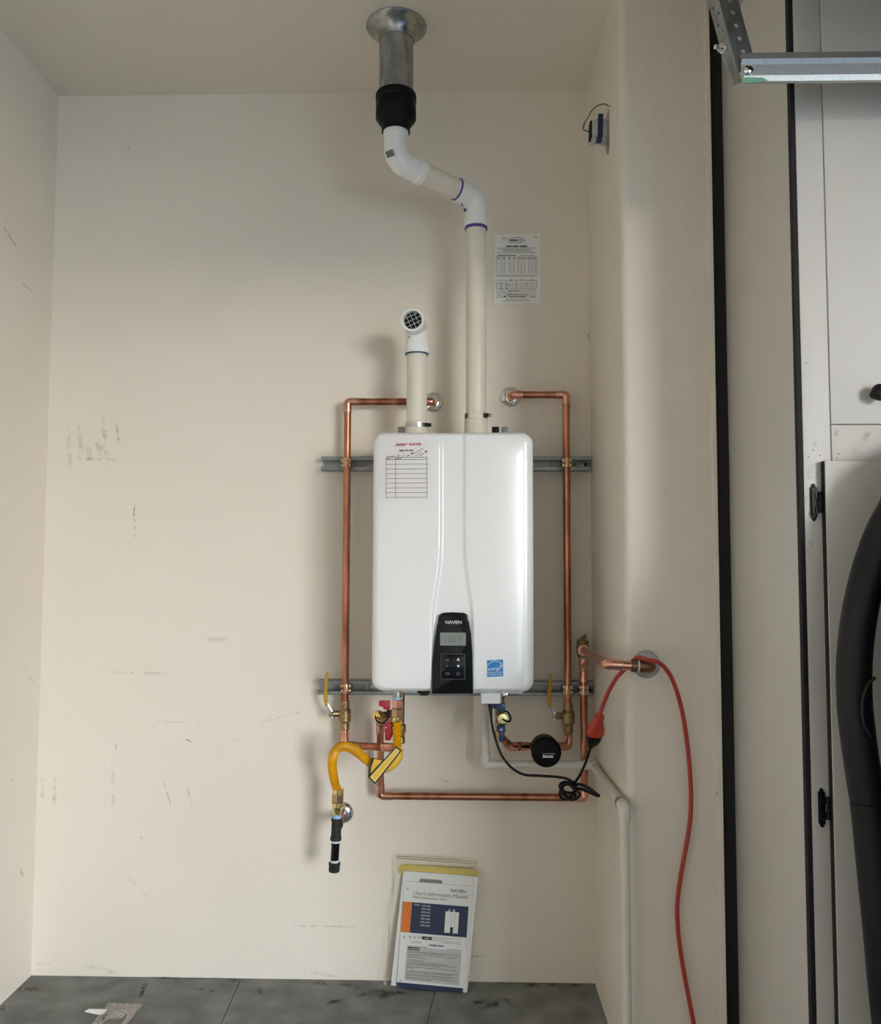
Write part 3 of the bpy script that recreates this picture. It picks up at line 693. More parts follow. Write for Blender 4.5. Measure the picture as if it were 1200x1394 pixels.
def elbow2(root, a, b, c, R, r, m, sock0, sock1, name='elbow', fat=1.10):
    d0 = (a-b).normalized(); d1 = (c-b).normalized(); th = PI-d0.angle(d1); t = R*math.tan(th/2)
    arc = fillet([b+d0*(t+1e-4), b, b+d1*(t+1e-4)], R, 14)[1:-1]
    path = [b+d0*(t+sock0), b+d0*(t+0.004), b+d0*(t+0.002)]+arc+[b+d1*(t+0.002), b+d1*(t+0.004), b+d1*(t+sock1)]
    rr = [r*fat*1.07]*2+[r*fat]*(len(arc)+2)+[r*fat*1.07]*2
    return obj(name, sweep(bmesh.new(), path, rr, 32), m, root), b+d0*(t+sock0), b+d1*(t+sock1), d0, d1
e1, a_, b_, d0, d1 = elbow2(vent, P0, P1, P2, 0.080, RV, 'pvcw', 0.030, 0.020)
ps = P1+(P0-P1).normalized()*0.01+Vector((-0.024, -0.028, -0.02))
st0 = W(531, 209, fyy-0.036)
obj('sticker', obox(st0, Vector((0.92, -0.15, 0.30)).normalized(), Vector((0.15, 0.97, 0.0)).normalized(), Vector((-0.30, 0.0, 0.95)).normalized(), (0.022, 0.004, 0.017)), 'verdi', e1)
e2, c_, f_, d2, d3 = elbow2(vent, P1, P2, P3, 0.068, RV, 'pvcw', 0.010, 0.031)
obj('tube', tube(b_-d1*0.02, c_-d2*0.02, RV, 32), 'pvc', vent)
obj('tube', tube(f_-d3*0.02, P3, RV, 32), 'pvc', vent)
obj('primer_ring', tube(b_-d1*0.0005, b_+d1*0.0018, RV*1.06, 32), 'primerb', vent)
obj('primer_ring', tube(c_-d2*0.0005, c_+d2*0.0045, RV*1.09, 32), 'primer', vent)
obj('primer_ring', tube(f_-d3*0.0005, f_+d3*0.0075, RV*1.12, 32), 'primer', vent)
for q, r in (((633, 285), 0.004), ((629, 278), 0.0022)):
    v = W(q[0], q[1], VY-0.034); obj('primer_drip', lathe(v, (-0.25, -1, 0), [(-0.006, r*1.1), (0.0, r), (0.002, 0)], 12), 'primer', vent)
intake = thing('intake_pipe', 'short cream intake pipe with screened white elbow facing the room', 'vent pipe', (ic.x, VY, z2i))
ztp = W(566.5, 482, VY).z; ztc = W(566, 470, VY).z
obj('tube', tube((ic.x, VY, z2i-0.01), (ic.x, VY, ztp+0.01), RV, 32), 'pvc', intake)
fc = W(562, 435.5, VY-0.075); fdir = Vector((-0.10, -1, -0.02)).normalized()
cor = Vector((ic.x-0.002, VY, fc.z+0.003))
path = [Vector((ic.x, VY, ztp)), Vector((ic.x, VY, ztc)), Vector((ic.x, VY, ztc+0.001))]+[Vector((ic.x, VY, ztc+0.006))]+fillet([Vector((ic.x, VY, ztc+0.012)), cor, fc-fdir*0.0], 0.03, 10)[1:-1]+[fc-fdir*0.032, fc-fdir*0.031, fc]
rr = [0.0365, 0.0365, 0.034]+[0.0335]*(len(path)-5)+[0.0345, 0.0345]
rr = rr[:len(path)]
be = sweep(bmesh.new(), path, rr, 36, cap=False)
elb = obj('screened_elbow', be, 'pvcw', intake, angle=50)
obj('rim', lathe(fc-fdir*0.02, fdir, [(0, 0.0345), (0.02, 0.0348), (0.0225, 0.0335), (0.0225, 0.0278), (0.02, 0.0272), (0.0, 0.0272)], 40, cap=False), 'pvcw', elb)
obj('throat', lathe(fc-fdir*0.018, fdir, [(0, 0.0), (0.0001, 0.0274)], 30, cap=False), 'black', elb)
b = bmesh.new(); u_ = Vector((1, 0, 0)); u_ = (u_-fdir*u_.dot(fdir)).normalized(); v_ = fdir.cross(u_)
ca, sa = math.cos(0.42), math.sin(0.42)
for k in range(-2, 3):
    o_ = k*0.0125; L = math.sqrt(max(0.0274**2-o_*o_, 0))
    for (A, B) in ((u_*ca+v_*sa, -u_*sa+v_*ca), (-u_*sa+v_*ca, u_*ca+v_*sa)):
        c = fc+fdir*0.001+B*o_; sweep(b, [c-A*L, c+A*L], 0.0006, 6)
obj('screen', b, 'print_w', elb)
obj('glue_ring', tube((ic.x, VY, ztp-0.0035), (ic.x, VY, ztp+0.001), RV*1.12, 32), 'primerb', intake)
sg = W(556.5, 459, VY-0.0335)
obj('mark', merge(obox(sg, (1, 0, 0.2), (0, 1, 0), (0, 0, 1), (0.002, 0.001, 0.009)), obox(sg+Vector((0.002, 0, 0.001)), (1, 0, 0), (0, 1, 0), (0, 0, 1), (0.006, 0.001, 0.0015))), 'print_g', elb)

# ------------------------------------------------------------------ steel strut channels
def strut(pl, pr, py, name_label, slots):
    a = W(pl, py, 2.61); b = W(pr, py, 2.61); L = b.x-a.x; z = (a.z+b.z)/2
    t = thing('strut_channel', name_label, 'strut', ((a.x+b.x)/2, D, z))
    hz_ = 0.0205; hol = []
    n = int(L/0.0508)
    for k in range(n):
        x = 0.004+k*0.0508
        if k == 0: x = -0.012
        if x+0.036 > L-0.008: break
        pts = []
        for cx_, a0 in ((x+0.029, -90), (x+0.007, 90)):
            for q in range(7):
                an = math.radians(a0+30*q); pts.append((cx_+0.0072*math.cos(an), 0.0072*math.sin(an)))
        if k == 0: first = pts
        else: hol.append(pts)
    obj('web', plate([(0, -hz_), (L, -hz_), (L, hz_), (0, hz_)], hol, 0.0025, (a.x, D-0.004, z), (1, 0, 0), (0, 0, 1)), 'strut', t, smooth=False)
    for s in (1, -1):
        obj('flange', merge(box((a.x, 2.609, z+s*hz_-0.00125), (b.x, D-0.003, z+s*hz_+0.00125)), box((a.x, 2.609, z+s*(hz_-0.0045)-0.0045), (b.x, 2.6115, z+s*(hz_-0.0045)+0.0045)), box((a.x, 2.609, z+s*(hz_-0.009)-0.001), (b.x, 2.617, z+s*(hz_-0.009)+0.001))), 'strut', t, smooth=False)
    return t, z
st1, zs1 = strut(437.5, 806, 631, 'perforated steel strut channel behind the top of the heater', 0)
st2, zs2 = strut(432.5, 809, 937, 'perforated steel strut channel behind the bottom of the heater', 0)
for t, z, px_ in ((st1, zs1, 798.5), (st2, zs2, 803)):
    q = W(px_, 631 if t is st1 else 937, 2.62)
    w_ = obj('square_washer', box((q.x-0.013, 2.640, z-0.011), (q.x+0.013, 2.6445, z+0.011), 0.002), 'galvb', t)
    obj('lag_bolt', hexnut((q.x, 2.640, z), (0, -1, 0), 0.006, 0.006), 'gap', w_)
# pipe clamps
PY = 2.592; RC = 0.0112
def pclamp(root, px_, z):
    c = W(px_, 631 if abs(z-zs1) < 0.01 else 937, PY).x
    b = bmesh.new()
    for s in (-1, 1):
        for zz in (0.0075, -0.0075):
            box((c+s*0.0105-0.0042, PY-0.009, z+zz-0.006), (c+s*0.0105+0.0042, 2.611, z+zz+0.006), 0.0012, b)
    k = obj('pipe_clamp', b, 'bronze', root)
    obj('clamp_strap', lathe((c, PY, z-0.014), (0, 0, 1), [(0, RC+0.0012), (0.005, RC+0.0016), (0.009, RC+0.0016), (0.0095, RC+0.0004), (0.0185, RC+0.0004), (0.019, RC+0.0016), (0.023, RC+0.0016), (0.028, RC+0.0012)], 20), 'bronze', k)

# ------------------------------------------------------------------ copper runs
RE = 0.020
def valve(root, p, label=None):
    """ball valve, stem to the left, yellow lever upwards; p = centre on pipe axis"""
    v = obj('ball_valve', lathe(p+Vector((0, 0, -0.045)), (0, 0, 1), [(0, 0.0128), (0.001, 0.0145), (0.022, 0.0145), (0.024, 0.0165), (0.028, 0.0195), (0.058, 0.0195), (0.063, 0.0165), (0.066, 0.0142), (0.088, 0.0142), (0.089, 0.0125)], 16), 'brass', root, angle=30)
    s = p+Vector((-0.018, -0.004, 0.004)); ax_ = Vector((-1, -0.25, 0)).normalized()
    obj('stem', lathe(s, ax_, [(-0.008, 0.0095), (0.012, 0.0095), (0.013, 0.0115), (0.018, 0.0115), (0.0185, 0.006), (0.024, 0.006)], 12), 'brass', v)
    obj('stem_nut', hexnut(s+ax_*0.024, ax_, 0.0085, 0.007), 'chrome', v)
    h0 = s+ax_*0.022
    b = bmesh.new()
    hp = [h0+Vector((0, 0, -0.012)), h0+Vector((0, 0, 0.005)), h0+Vector((-0.010, 0, 0.020)), h0+Vector((-0.017, 0, 0.033))]
    for i in range(3): sweep(b, [hp[i], hp[i+1]], 0.006, 8, flat=0.35)
    obj('lever', b, 'steel', v)
    gp = [hp[2]+Vector((-0.004, 0, 0.004)), hp[3]+Vector((-0.001, 0, 0.004)), hp[3]+Vector((-0.002, -0.001, 0.022)), hp[3]+Vector((0.000, -0.002, 0.055)), hp[3]+Vector((0.002, -0.003, 0.088)), hp[3]+Vector((0.003, -0.003, 0.094))]
    obj('grip', sweep(bmesh.new(), gp, [0.0045, 0.0058, 0.0058, 0.0058, 0.0050, 0.002], 12, flat=0.75), 'yellowdip', v)
ea = W(590, 547.5, D)
ra = thing('copper_riser', 'long copper riser running left of the heater to the corrugated yellow hose', 'copper pipe', (W(471, 800, PY).x, PY, W(471, 1014, PY).z))
xa = W(471.5, 780, PY).x; zta = W(500, 547, PY).z; zba = W(480, 1014.5, PY).z
escutcheon(ea, (0, -1, 0), 0.0335, 'chrome', ra)
run(ra, [(ea.x, D, zta), (ea.x, PY, zta), (xa, PY, zta), (xa, PY, zba), W(536, 1018, 2.47)], RC, RE, 'copper', 'copperb', solder='solder')
valve(ra, Vector((xa, PY, W(471, 973, PY).z)))
cz = W(540, 1018, 2.47)
obj('coupling', tube(W(522, 1017, 2.495), W(538, 1018, 2.468), RC*1.18), 'copperb', ra)
pclamp(ra, 471.3, zs1); pclamp(ra, 471.3, zs2)
obj('riser_collar', tube((xa, PY, W(471, 994, PY).z), (xa, PY, W(471, 1004, PY).z), RC*1.15), 'copperb', ra)
eb = W(695.6, 540, D)
rbp = thing('copper_riser', 'long copper riser between the heater and the right return wall', 'copper pipe', (W(773, 800, PY).x, PY, W(773, 1014, PY).z))
xb = W(772.5, 780, PY).x; ztb = W(735, 537.5, PY).z; zbb = W(740, 1016, PY).z
escutcheon(eb, (0, -1, 0), 0.0335, 'chrome', rbp)
xbl = W(688, 1016, 2.44).x
run(rbp, [(eb.x, D, ztb), (eb.x, PY, ztb), (xb, PY, ztb), (xb, PY, zbb), Vector((W(700, 1016, 2.5).x-0.012, 2.5, W(700, 1016, 2.5).z)), W(684, 1005, 2.45)], RC, RE, 'copper', 'copperb', solder='solder')
valve(rbp, Vector((xb, PY, W(773, 976, PY).z)))
pclamp(rbp, 772, zs1); pclamp(rbp, 773, zs2)
obj('coupling', tube(W(707, 1016, 2.508), W(718, 1016, 2.522), RC*1.2), 'copperb', rbp)
# relief line
rl = thing('relief_pipe', 'copper relief pipe looping under the heater and up to the brass valve', 'copper pipe', (W(700, 1085, PY).x, PY, W(700, 1085, PY).z))
xc0 = W(518.5, 1040, PY).x; xc1 = W(795.5, 980, PY).x; zcb = W(650, 1084.6, PY).z; zct = W(793, 897, PY).z
run(rl, [W(540, 976, 2.46), Vector((xc0, PY-0.02, W(520, 982, PY).z)), (xc0, PY, zcb), (xc1, PY, zcb), (xc1, PY, zct)], RC, RE, 'copper', 'copperb', solder='solder')
obj('reducer', lathe((xc1, PY, W(795, 912, PY).z), (0, 0, 1), [(0, RC*1.15), (0.014, RC*1.2), (0.018, RC*1.4), (0.032, RC*1.4), (0.033, RC*1.2)], 20), 'copperb', rl)
obj('reducer', tube((xc1, PY, W(795, 928, PY).z), (xc1, PY, W(795, 914, PY).z), RC*1.14), 'copperb', rl)
obj('thread_tape', tube((xc1, PY, zct-0.004), (xc1, PY, zct+0.004), RC*1.2), 'tapew', rl)
zv = W(793, 884, PY).z
rv_ = obj('relief_valve', lathe((xc1-0.003, PY, zct+0.003), (0, 0, 1), [(0, 0.013), (0.006, 0.0155), (0.012, 0.0155), (0.016, 0.019), (0.038, 0.019), (0.042, 0.017), (0.046, 0.0185), (0.052, 0.0185), (0.054, 0.014), (0.058, 0.006), (0.064, 0.004)], 14), 'brass', rl, angle=30)
obj('test_lever', sweep(bmesh.new(), [Vector((xc1-0.014, PY, zct+0.056)), Vector((xc1-0.006, PY, zct+0.060)), Vector((xc1+0.001, PY, zct+0.068)), Vector((xc1+0.004, PY, zct+0.074)), Vector((xc1+0.007, PY, zct+0.062))], 0.0036, 8), 'verdi', rv_)
pt = Vector((xc1-0.004, PY-0.012, zv)); pw = W(880, 908, FY); py2 = FY-0.058
pe = W(827, 904, py2); pw2 = Vector((pw.x, py2, W(880, 908, py2).z))
run(rl, [pt, pe, pw2-(pw2-pe).normalized()*0.03], RC, RE, 'copperb', 'copperb', solder='solder')
obj('outlet_collar', tube(pt, pt+(pe-pt).normalized()*0.02, 0.0165), 'bronze', rv_)
dw = (pw2-pe).normalized()
obj('brass_elbow', sweep(bmesh.new(), fillet([pw2-dw*0.048, pw2, Vector((pw2.x, FY-0.004, pw2.z))], 0.018, 8), RC*1.35, 20), 'brownbrass', rl)
obj('thread_tape', tube(pw2-dw*0.034, pw2-dw*0.030, RC*1.38), 'tapew', rl)
escutcheon(Vector((pw2.x, FY, pw2.z)), (0, -1, 0), 0.0345, 'galvb', rl)
pclamp(rl, 795.3, zs2)

# condensate drain
RD = 0.0113; DY = 2.55
dr = thing('condensate_drain', 'white plastic drain pipe running along the return wall to the floor', 'drain pipe', (W(844, 1394, 2.07).x, 2.07, 0))
xd = W(661, 990, DY).x; zd = W(730, 1040.5, DY).z
pc = W(803, 1042.5, DY); pf = W(844, 1096, 2.075)
xwall = XR-RD*1.25-0.0015; pc = Vector((xwall, DY, zd)); pf = Vector((xwall+0.001, 2.075, W(844, 1099, 2.075).z))
run(dr, [Vector((xd, DY, hb-0.006)), (xd, DY, zd), pc, pf, Vector((pf.x, pf.y, 0.0))], RD, 0.014, 'pvcg', 'pvcg', fat=1.24, sock=0.018, n=24)
dd = (pf-pc).normalized()
obj('strap_ring', tube(pf-dd*0.05, pf-dd*0.042, RD*1.35), 'galv', dr)

# ------------------------------------------------------------------ service valves
def service(name, label, hm, pa, pcap, capdir, zt, ztb, h1, h2):
    t = thing(name, label, 'valve', pa)
    obj('body', lathe(Vector((pa.x, pa.y, ztb)), (0, 0, 1), [(0, 0.012), (0.002, 0.0135), (0.018, 0.0135), (0.02, 0.011), (0.034, 0.016), (0.052, 0.016), (0.056, 0.011), (zt-ztb-0.016, 0.0125), (zt-ztb, 0.0125)], 14), 'brass', t, angle=30)
    capdir = Vector(capdir).normalized(); L = (pcap-Vector((pa.x, pa.y, pcap.z))).length
    obj('drain_port', tube(Vector((pa.x, pa.y, pcap.z)), pcap, 0.0095), 'brass', t)
    cap = obj('drain_cap', lathe(pcap-capdir*0.012, capdir, [(0, 0.0125), (0.002, 0.0148), (0.014, 0.0148), (0.0165, 0.0135), (0.0168, 0.005), (0.0195, 0.0045), (0.020, 0)], 22), 'brassb', t, angle=30)
    return t, cap
pa = Vector((W(545.5, 980, 2.43).x, 2.43, W(545.5, 1012, 2.43).z))
pcap = W(513.5, 974.5, 2.385)
rs, cap = service('service_valve', 'brass service valve with two red handles behind the yellow gas hose', 'red', pa, pcap, (-0.55, -0.8, 0), hb-0.004, pa.z, 0, 0)
cd_ = Vector((-0.55, -0.8, 0)).normalized()
obj('cap_strap', sweep(bmesh.new(), catmull([pcap+cd_*0.008, pcap+Vector((0.002, -0.014, -0.012)), pcap+Vector((0.016, -0.012, -0.018)), pcap+Vector((0.030, -0.010, -0.006)), pcap+Vector((0.034, -0.004, 0.012)), pcap+Vector((0.026, 0.0, 0.020))], 6), 0.0024, 8), 'black', cap)
obj('handle', pprism([(515.8, 961.5), (515.8, 955.5), (517.5, 954), (530.8, 954), (531, 965.5), (522.5, 966), (521.8, 961.8)], 2.372, 0.009, bev=0.0012), 'red', rs)
hd = obj('handle', pprism([(523.8, 985), (533.5, 984), (535.5, 1000), (531.8, 1008), (524.2, 1008)], 2.375, 0.008, bev=0.0012), 'red', rs)
obj('screw', lathe(W(525.8, 990.5, 2.374), (0, -1, 0), [(0, 0.0022), (0.0015, 0.0018), (0.002, 0)], 10), 'steel', hd)
obj('handle_stem', tube(W(529, 970, 2.39), Vector((pa.x, pa.y, W(529, 970, 2.39).z)), 0.007), 'brass', rs)
obj('handle_stem', tube(W(529, 988, 2.38), Vector((pa.x, pa.y, W(529, 988, 2.38).z)), 0.007), 'brass', rs)
pb = Vector((W(681, 985, 2.44).x, 2.44, W(681, 1003, 2.44).z)); pcb = W(685, 978, 2.375)
bs, cap = service('service_valve', 'brass service valve with blue handles below the white junction box', 'blue', pb, pcb, (0.12, -1, 0), hb-0.004, pb.z, 0, 0)
obj('cap_strap', sweep(bmesh.new(), catmull([pcb+Vector((0, -0.010, 0)), pcb+Vector((0.008, -0.011, -0.006)), pcb+Vector((0.019, -0.006, -0.006)), pcb+Vector((0.021, 0, 0.004)), pcb+Vector((0.014, 0.008, 0.016)), pcb+Vector((0.002, 0.02, 0.017))], 6), 0.0026, 8), 'black', cap)
obj('handle', pprism([(671, 964.5), (671, 959), (688.5, 957.5), (688.7, 965), (687, 965.5), (686.7, 969), (678, 969), (677.5, 965)], 2.385, 0.010, bev=0.0012), 'blue', bs)
hc = W(682.5, 993, 2.375)
hb2 = obj('handle', merge(lathe(hc+Vector((0, 0.008, 0)), (0, -1, 0), [(0, 0.0125), (0.008, 0.0125), (0.011, 0.010), (0.0115, 0)], 20), pprism([(679.2, 996), (686, 996), (685.3, 1010), (679.8, 1010)], 2.37, 0.009, bev=0.0015)), 'blue', bs)
obj('screw', lathe(hc+Vector((0, -0.0035, 0)), (0, -1, 0), [(0, 0.0036), (0.0025, 0.003), (0.003, 0)], 12), 'steel', hb2)
obj('handle_stem', tube(hc, Vector((pb.x, pb.y, hc.z)), 0.008), 'brass', bs)
obj('feed_tube', tube(W(673.5, 985, 2.42), W(673.5, 962, 2.42), 0.0055), 'pvcg', bs)

# circulation pump
pq = W(744.3, 1024.4, 2.43); RP = 0.0428
pm = thing('circulation_pump', 'round black pump motor mounted on the short copper pipe', 'pump', (pq.x, 2.53, pq.z))
bodyo = obj('motor', lathe(Vector((pq.x, 2.50, pq.z)), (0, -1, 0), [(0, 0.034), (0.004, RP*0.92), (0.05, RP*0.97), (0.058, RP), (0.066, RP), (0.0705, RP*0.95), (0.0735, RP*0.86), (0.0745, RP*0.6), (0.0748, 0)], 48), 'rubber', pm)
obj('volute', lathe(Vector((pq.x, 2.565, pq.z+0.004)), (0, -1, 0), [(0, 0.010), (0.004, 0.018), (0.045, 0.019), (0.063, 0.022), (0.066, 0.020)], 24), 'brass', pm)
sh2 = Sheet((pq.x, 2.4249, pq.z), (1, 0, 0), (0, 0, 1), 0.0005)
kk = 2.43/FPX
sh2.rects([((-5.2)*kk, -6.3*kk, 8.8*kk, -3.4*kk)], 'print_w', bodyo, 'label_bar')
sh2.poly([(-4.8*kk, -2.8*kk), (-2.6*kk, -2.8*kk), (-3.7*kk, -0.2*kk)], 'print_w', bodyo, 'warning_mark')
sh2.rects(words(-1.0*kk, 11.2*kk, -1.0*kk, 0.0016, random.Random(3), 0.003, 0.007, 0.0007), 'greyp', bodyo, 'print')
sh2.rects(words(-1.4*kk, 5.2*kk, -4.9*kk, 0.0016, random.Random(4), 0.002, 0.005, 0.0007), 'print_g', bodyo, 'print', k=2)

# ------------------------------------------------------------------ gas line
GYT, GYB = 2.365, 2.50
gas = thing('gas_line', 'yellow corrugated gas hose with brass nuts and black iron drip leg', 'gas hose', W(457, 1128, GYB))
gx = W(541, 965, GYT)
def zt_(py): return W(541, py, GYT).z
obj('nipple', tube((gx.x, GYT, zt_(951.5)), (gx.x, GYT, hb+0.002), 0.0125), 'galv', gas)
obj('thread_tape', tube((gx.x, GYT, zt_(952.3)), (gx.x, GYT, zt_(949.3)), 0.0133), 'tape', gas)
obj('adapter_nut', hexnut((gx.x, GYT, zt_(964)), (0, 0, 1), 0.0165, zt_(952)-zt_(964)), 'copperb', gas, angle=20)
obj('flare_nut', hexnut((gx.x, GYT, zt_(976)), (0, 0, 1), 0.0168, zt_(964.5)-zt_(976)), 'bronze', gas, angle=20)
obj('ferrule', lathe((gx.x, GYT, zt_(982)), (0, 0, 1), [(0, 0.0138), (0.002, 0.0146), (0.012, 0.0146), (0.013, 0.012)], 22), 'brassb', gas)
ctr = [(541, 981, 2.365), (541, 1003, 2.365), (540.5, 1022, 2.362), (535, 1038, 2.36), (523, 1045.5, 2.362), (509, 1042, 2.37), (496, 1031.5, 2.38), (483, 1021, 2.40), (471, 1016, 2.42), (460, 1019, 2.45), (453.5, 1030, 2.475), (452.7, 1046, 2.49), (455.5, 1063, 2.50), (459.5, 1077, 2.50)]
hp = catmull([W(a, b, c) for a, b, c in ctr], 6)
# resample evenly, corrugate
def resample(pts, step):
    out = [pts[0]]; acc = 0.0
    for a, b in zip(pts[:-1], pts[1:]):
        L = (b-a).length; d = step-acc
        while d <= L: out.append(a+(b-a)*(d/L)); d += step
        acc = (acc+L) % step
    return out
hp = resample(hp, 0.0014)
obj('corrugated_hose', sweep(bmesh.new(), hp, [0.0116+0.0019*math.cos(2*PI*i/4) for i in range(len(hp))], 20), 'yellow', gas, angle=80)
da, db = W(461, 1074, GYB), W(455, 1187, GYB); dax = (db-da).normalized(); dl = (db-da).length
def dk(py): return da+dax*(dl*(py-1074)/(1187-1074))
def kl(a, b): return dl*(b-a)/113
obj('ferrule', lathe(dk(1073.5), dax, [(0, 0.013), (0.001, 0.0163), (kl(0, 7), 0.0163), (kl(0, 7.5), 0.014)], 24), 'brassb', gas)
obj('flare_nut', hexnut(dk(1080), dax, 0.0187, kl(1080, 1092)), 'bronze', gas, angle=20)
obj('adapter_nut', lathe(dk(1092), dax, [(0, 0.0150), (0.001, 0.0168), (kl(0, 6), 0.0168), (kl(0, 7), 0.014), (kl(0, 8), 0.0128), (kl(0, 17), 0.0128)], 24), 'brassb', gas)
obj('thread_tape', tube(dk(1108.5), dk(1114), 0.0136), 'tape', gas)
tee = obj('iron_tee', lathe(dk(1113.5), dax, [(0, 0.014), (0.001, 0.0162), (kl(0, 4), 0.0165), (kl(0, 4.6), 0.0146), (kl(0, 25), 0.0146), (kl(0, 26), 0.0165), (kl(0, 30), 0.0168), (kl(0, 30.5), 0.014)], 26), 'iron', gas)
pwg = W(467, 1106, D)
tc_ = dk(1127); tb = Vector((pwg.x, D, tc_.z))
obj('tee_branch', lathe(tc_, Vector((tb.x, tc_.y+0.05, tb.z))-tc_ if False else (tb-tc_), [(0, 0.0135), (0.020, 0.0135), (0.021, 0.0162), (0.032, 0.0162), (0.033, 0.0125)], 22), 'iron', tee)
obj('wall_stub', tube(tc_, tb, 0.0112), 'red', gas)
escutcheon(tb, (0, -1, 0), 0.0345, 'chrome', gas)
nip = obj('nipple', tube(dk(1143), dk(1176), 0.0123), 'blackgloss', gas)
obj('thread_tape', tube(dk(1144), dk(1147), 0.0128), 'tapew', nip); obj('thread_tape', tube(dk(1170.5), dk(1175), 0.0128), 'tapew', nip)
obj('iron_cap', lathe(dk(1173.5), dax, [(0, 0.0125), (0.001, 0.0168), (kl(0, 3.5), 0.0172), (kl(0, 4.2), 0.0163), (kl(0, 11), 0.0163), (kl(0, 13), 0.0145), (kl(0, 13.6), 0.008), (kl(0, 13.7), 0)], 24), 'iron', gas)
# hang tag folded round the hose
def tagplate(q, ys_, th=0.0012):
    pts = [W(p[0], p[1], y) for p, y in zip(q, ys_)]
    n = (pts[1]-pts[0]).cross(pts[-1]-pts[0]).normalized(); n = n if n.y < 0 else -n
    return pts, n
tq = [(539.5, 1015.5), (547.2, 1022.3), (511, 1067.8), (501.2, 1057.8)]
pts, n = tagplate(tq, (2.342, 2.342, 2.338, 2.338))
tg = obj('warning_tag', prism(pts, -n*0.0012), 'tagk', gas, smooth=False)
cen = sum(pts, Vector())/4
def shrink(pts, f): 
    c = sum(pts, Vector())/len(pts); return [c+(p-c)*f for p in pts]
def inset(pts, d):
    N = len(pts); out = []
    for i in range(N):
        a = (pts[i-1]-pts[i]).normalized(); b = (pts[(i+1) % N]-pts[i]).normalized(); s = a.cross(b).length
        out.append(pts[i]+(a+b)*(d/s))
    return out
obj('tag_face', prism([p+n*0.0005 for p in inset(pts, 0.0042)], -n*0.0004), 'tagw', tg, smooth=False)
obj('tag_print', prism([p+n*0.0008 for p in inset(pts, 0.0064)], -n*0.0003), 'tagy', tg, smooth=False)
wq = [(506.8, 1031), (521, 1035), (514, 1050), (501.2, 1058.5), (502.3, 1044)]
pts2, n2 = tagplate(wq, (2.352, 2.349, 2.345, 2.343, 2.347))
obj('tag_fold', prism(pts2, -n2*0.0012), 'tagk', tg, smooth=False)
wi = [(509.5, 1033), (521, 1035.5), (514, 1049), (504.5, 1053.5), (505.5, 1045)]
obj('tag_face', prism([W(a, b, 2.3445) for a, b in wi], (0, 0.001, 0)), 'tagy', tg, smooth=False)
wp = catmull([W(a, b, c) for a, b, c in ((543.0, 1020, 2.362), (541.5, 1030, 2.361), (535, 1039.5, 2.36), (526, 1045, 2.361), (519, 1045.5, 2.363))], 6)
obj('tag_wrap', sweep(bmesh.new(), wp, 0.0139, 20), 'tagy', tg)

# ------------------------------------------------------------------ cords
RB = 0.0036
pcord = thing('power_cord', 'black power cord looped in a loose knot below the pump', 'cord', W(775, 1075, 2.28))
c0 = [(668, 956, 2.36), (668, 966, 2.355), (670, 985, 2.35), (676, 1010, 2.345), (685, 1031, 2.34), (698, 1046, 2.335), (714, 1054.5, 2.325), (735, 1056, 2.31), (757, 1057.5, 2.295), (772, 1060, 2.285), (782, 1066, 2.275)]
loops = []
for q, (cx_, cz_, rx, rz, tl, dy) in enumerate(((774, 1072, 12, 7, 0.25, 0), (775, 1077, 7, 13, -0.5, 0.012), (777, 1078, 13, 9, 0.55, -0.010), (774, 1076, 9, 14, 0.75, 0.004))):
    for k in range(9):
        a = 2*PI*k/9.0-0.6
        x_, z_ = rx*math.cos(a), rz*math.sin(a)
        loops.append((cx_+x_*math.cos(tl)-z_*math.sin(tl), cz_+z_*math.cos(tl)+x_*math.sin(tl), 2.268+dy-0.012*math.sin(a+q)))
c1 = [(783, 1066, 2.265), (790, 1055, 2.25), (797, 1040, 2.23), (801, 1028, 2.21), (804.5, 1017, 2.20)]
obj('cable', sweep(bmesh.new(), catmull([W(*q) for q in c0+loops+c1], 5), RB, 10), 'black', pcord)
obj('cable_loop', sweep(bmesh.new(), catmull([W(*q) for q in ((778, 1068, 2.27), (790, 1068, 2.262), (802, 1073, 2.252), (812, 1080.5, 2.242), (815.5, 1083, 2.24), (813, 1083, 2.246), (803, 1078.5, 2.256), (791, 1074, 2.266), (780, 1073, 2.276))], 6), RB*1.15, 10), 'black', pcord)
obj('strain_relief', sweep(bmesh.new(), [W(667.5, 957, 2.36), W(668, 966, 2.357), W(669, 974, 2.353)], [0.0062, 0.0056, 0.0036], 14), 'black', pcord)
pA, pB = W(803.5, 1018, 2.20), W(810, 1000.5, 2.175)
dpl = (pB-pA).normalized(); sx = Vector((1, 0.2, 0)); sx = (sx-dpl*sx.dot(dpl)).normalized(); sy = dpl.cross(sx)
def loft(secs, name, m, root, n=20, e=0.6):
    """rounded box sections (point, half width, half depth) along a plug axis"""
    b = bmesh.new(); rings = []
    for p, a_, c_ in secs:
        ring = []
        for k in range(n):
            t = 2*PI*k/n; cc, ss = math.cos(t), math.sin(t)
            ring.append(b.verts.new(p+sx*(a_*math.copysign(abs(cc)**e, cc))+sy*(c_*math.copysign(abs(ss)**e, ss))))
        rings.append(ring)
    for r0, r1 in zip(rings[:-1], rings[1:]):
        for k in range(n): b.faces.new((r0[k], r0[(k+1) % n], r1[(k+1) % n], r1[k]))
    b.faces.new(rings[0]); b.faces.new(rings[-1][::-1])
    return obj(name, b, m, root, angle=45)
Lp = (pB-pA).length
loft([(pA, 0.0045, 0.0045), (pA+dpl*Lp*0.20, 0.0085, 0.008), (pA+dpl*Lp*0.26, 0.0075, 0.007), (pA+dpl*Lp*0.36, 0.0135, 0.011), (pA+dpl*Lp*0.6, 0.0175, 0.014), (pA+dpl*Lp*1.0, 0.0185, 0.0145)], 'plug', 'black', pcord)
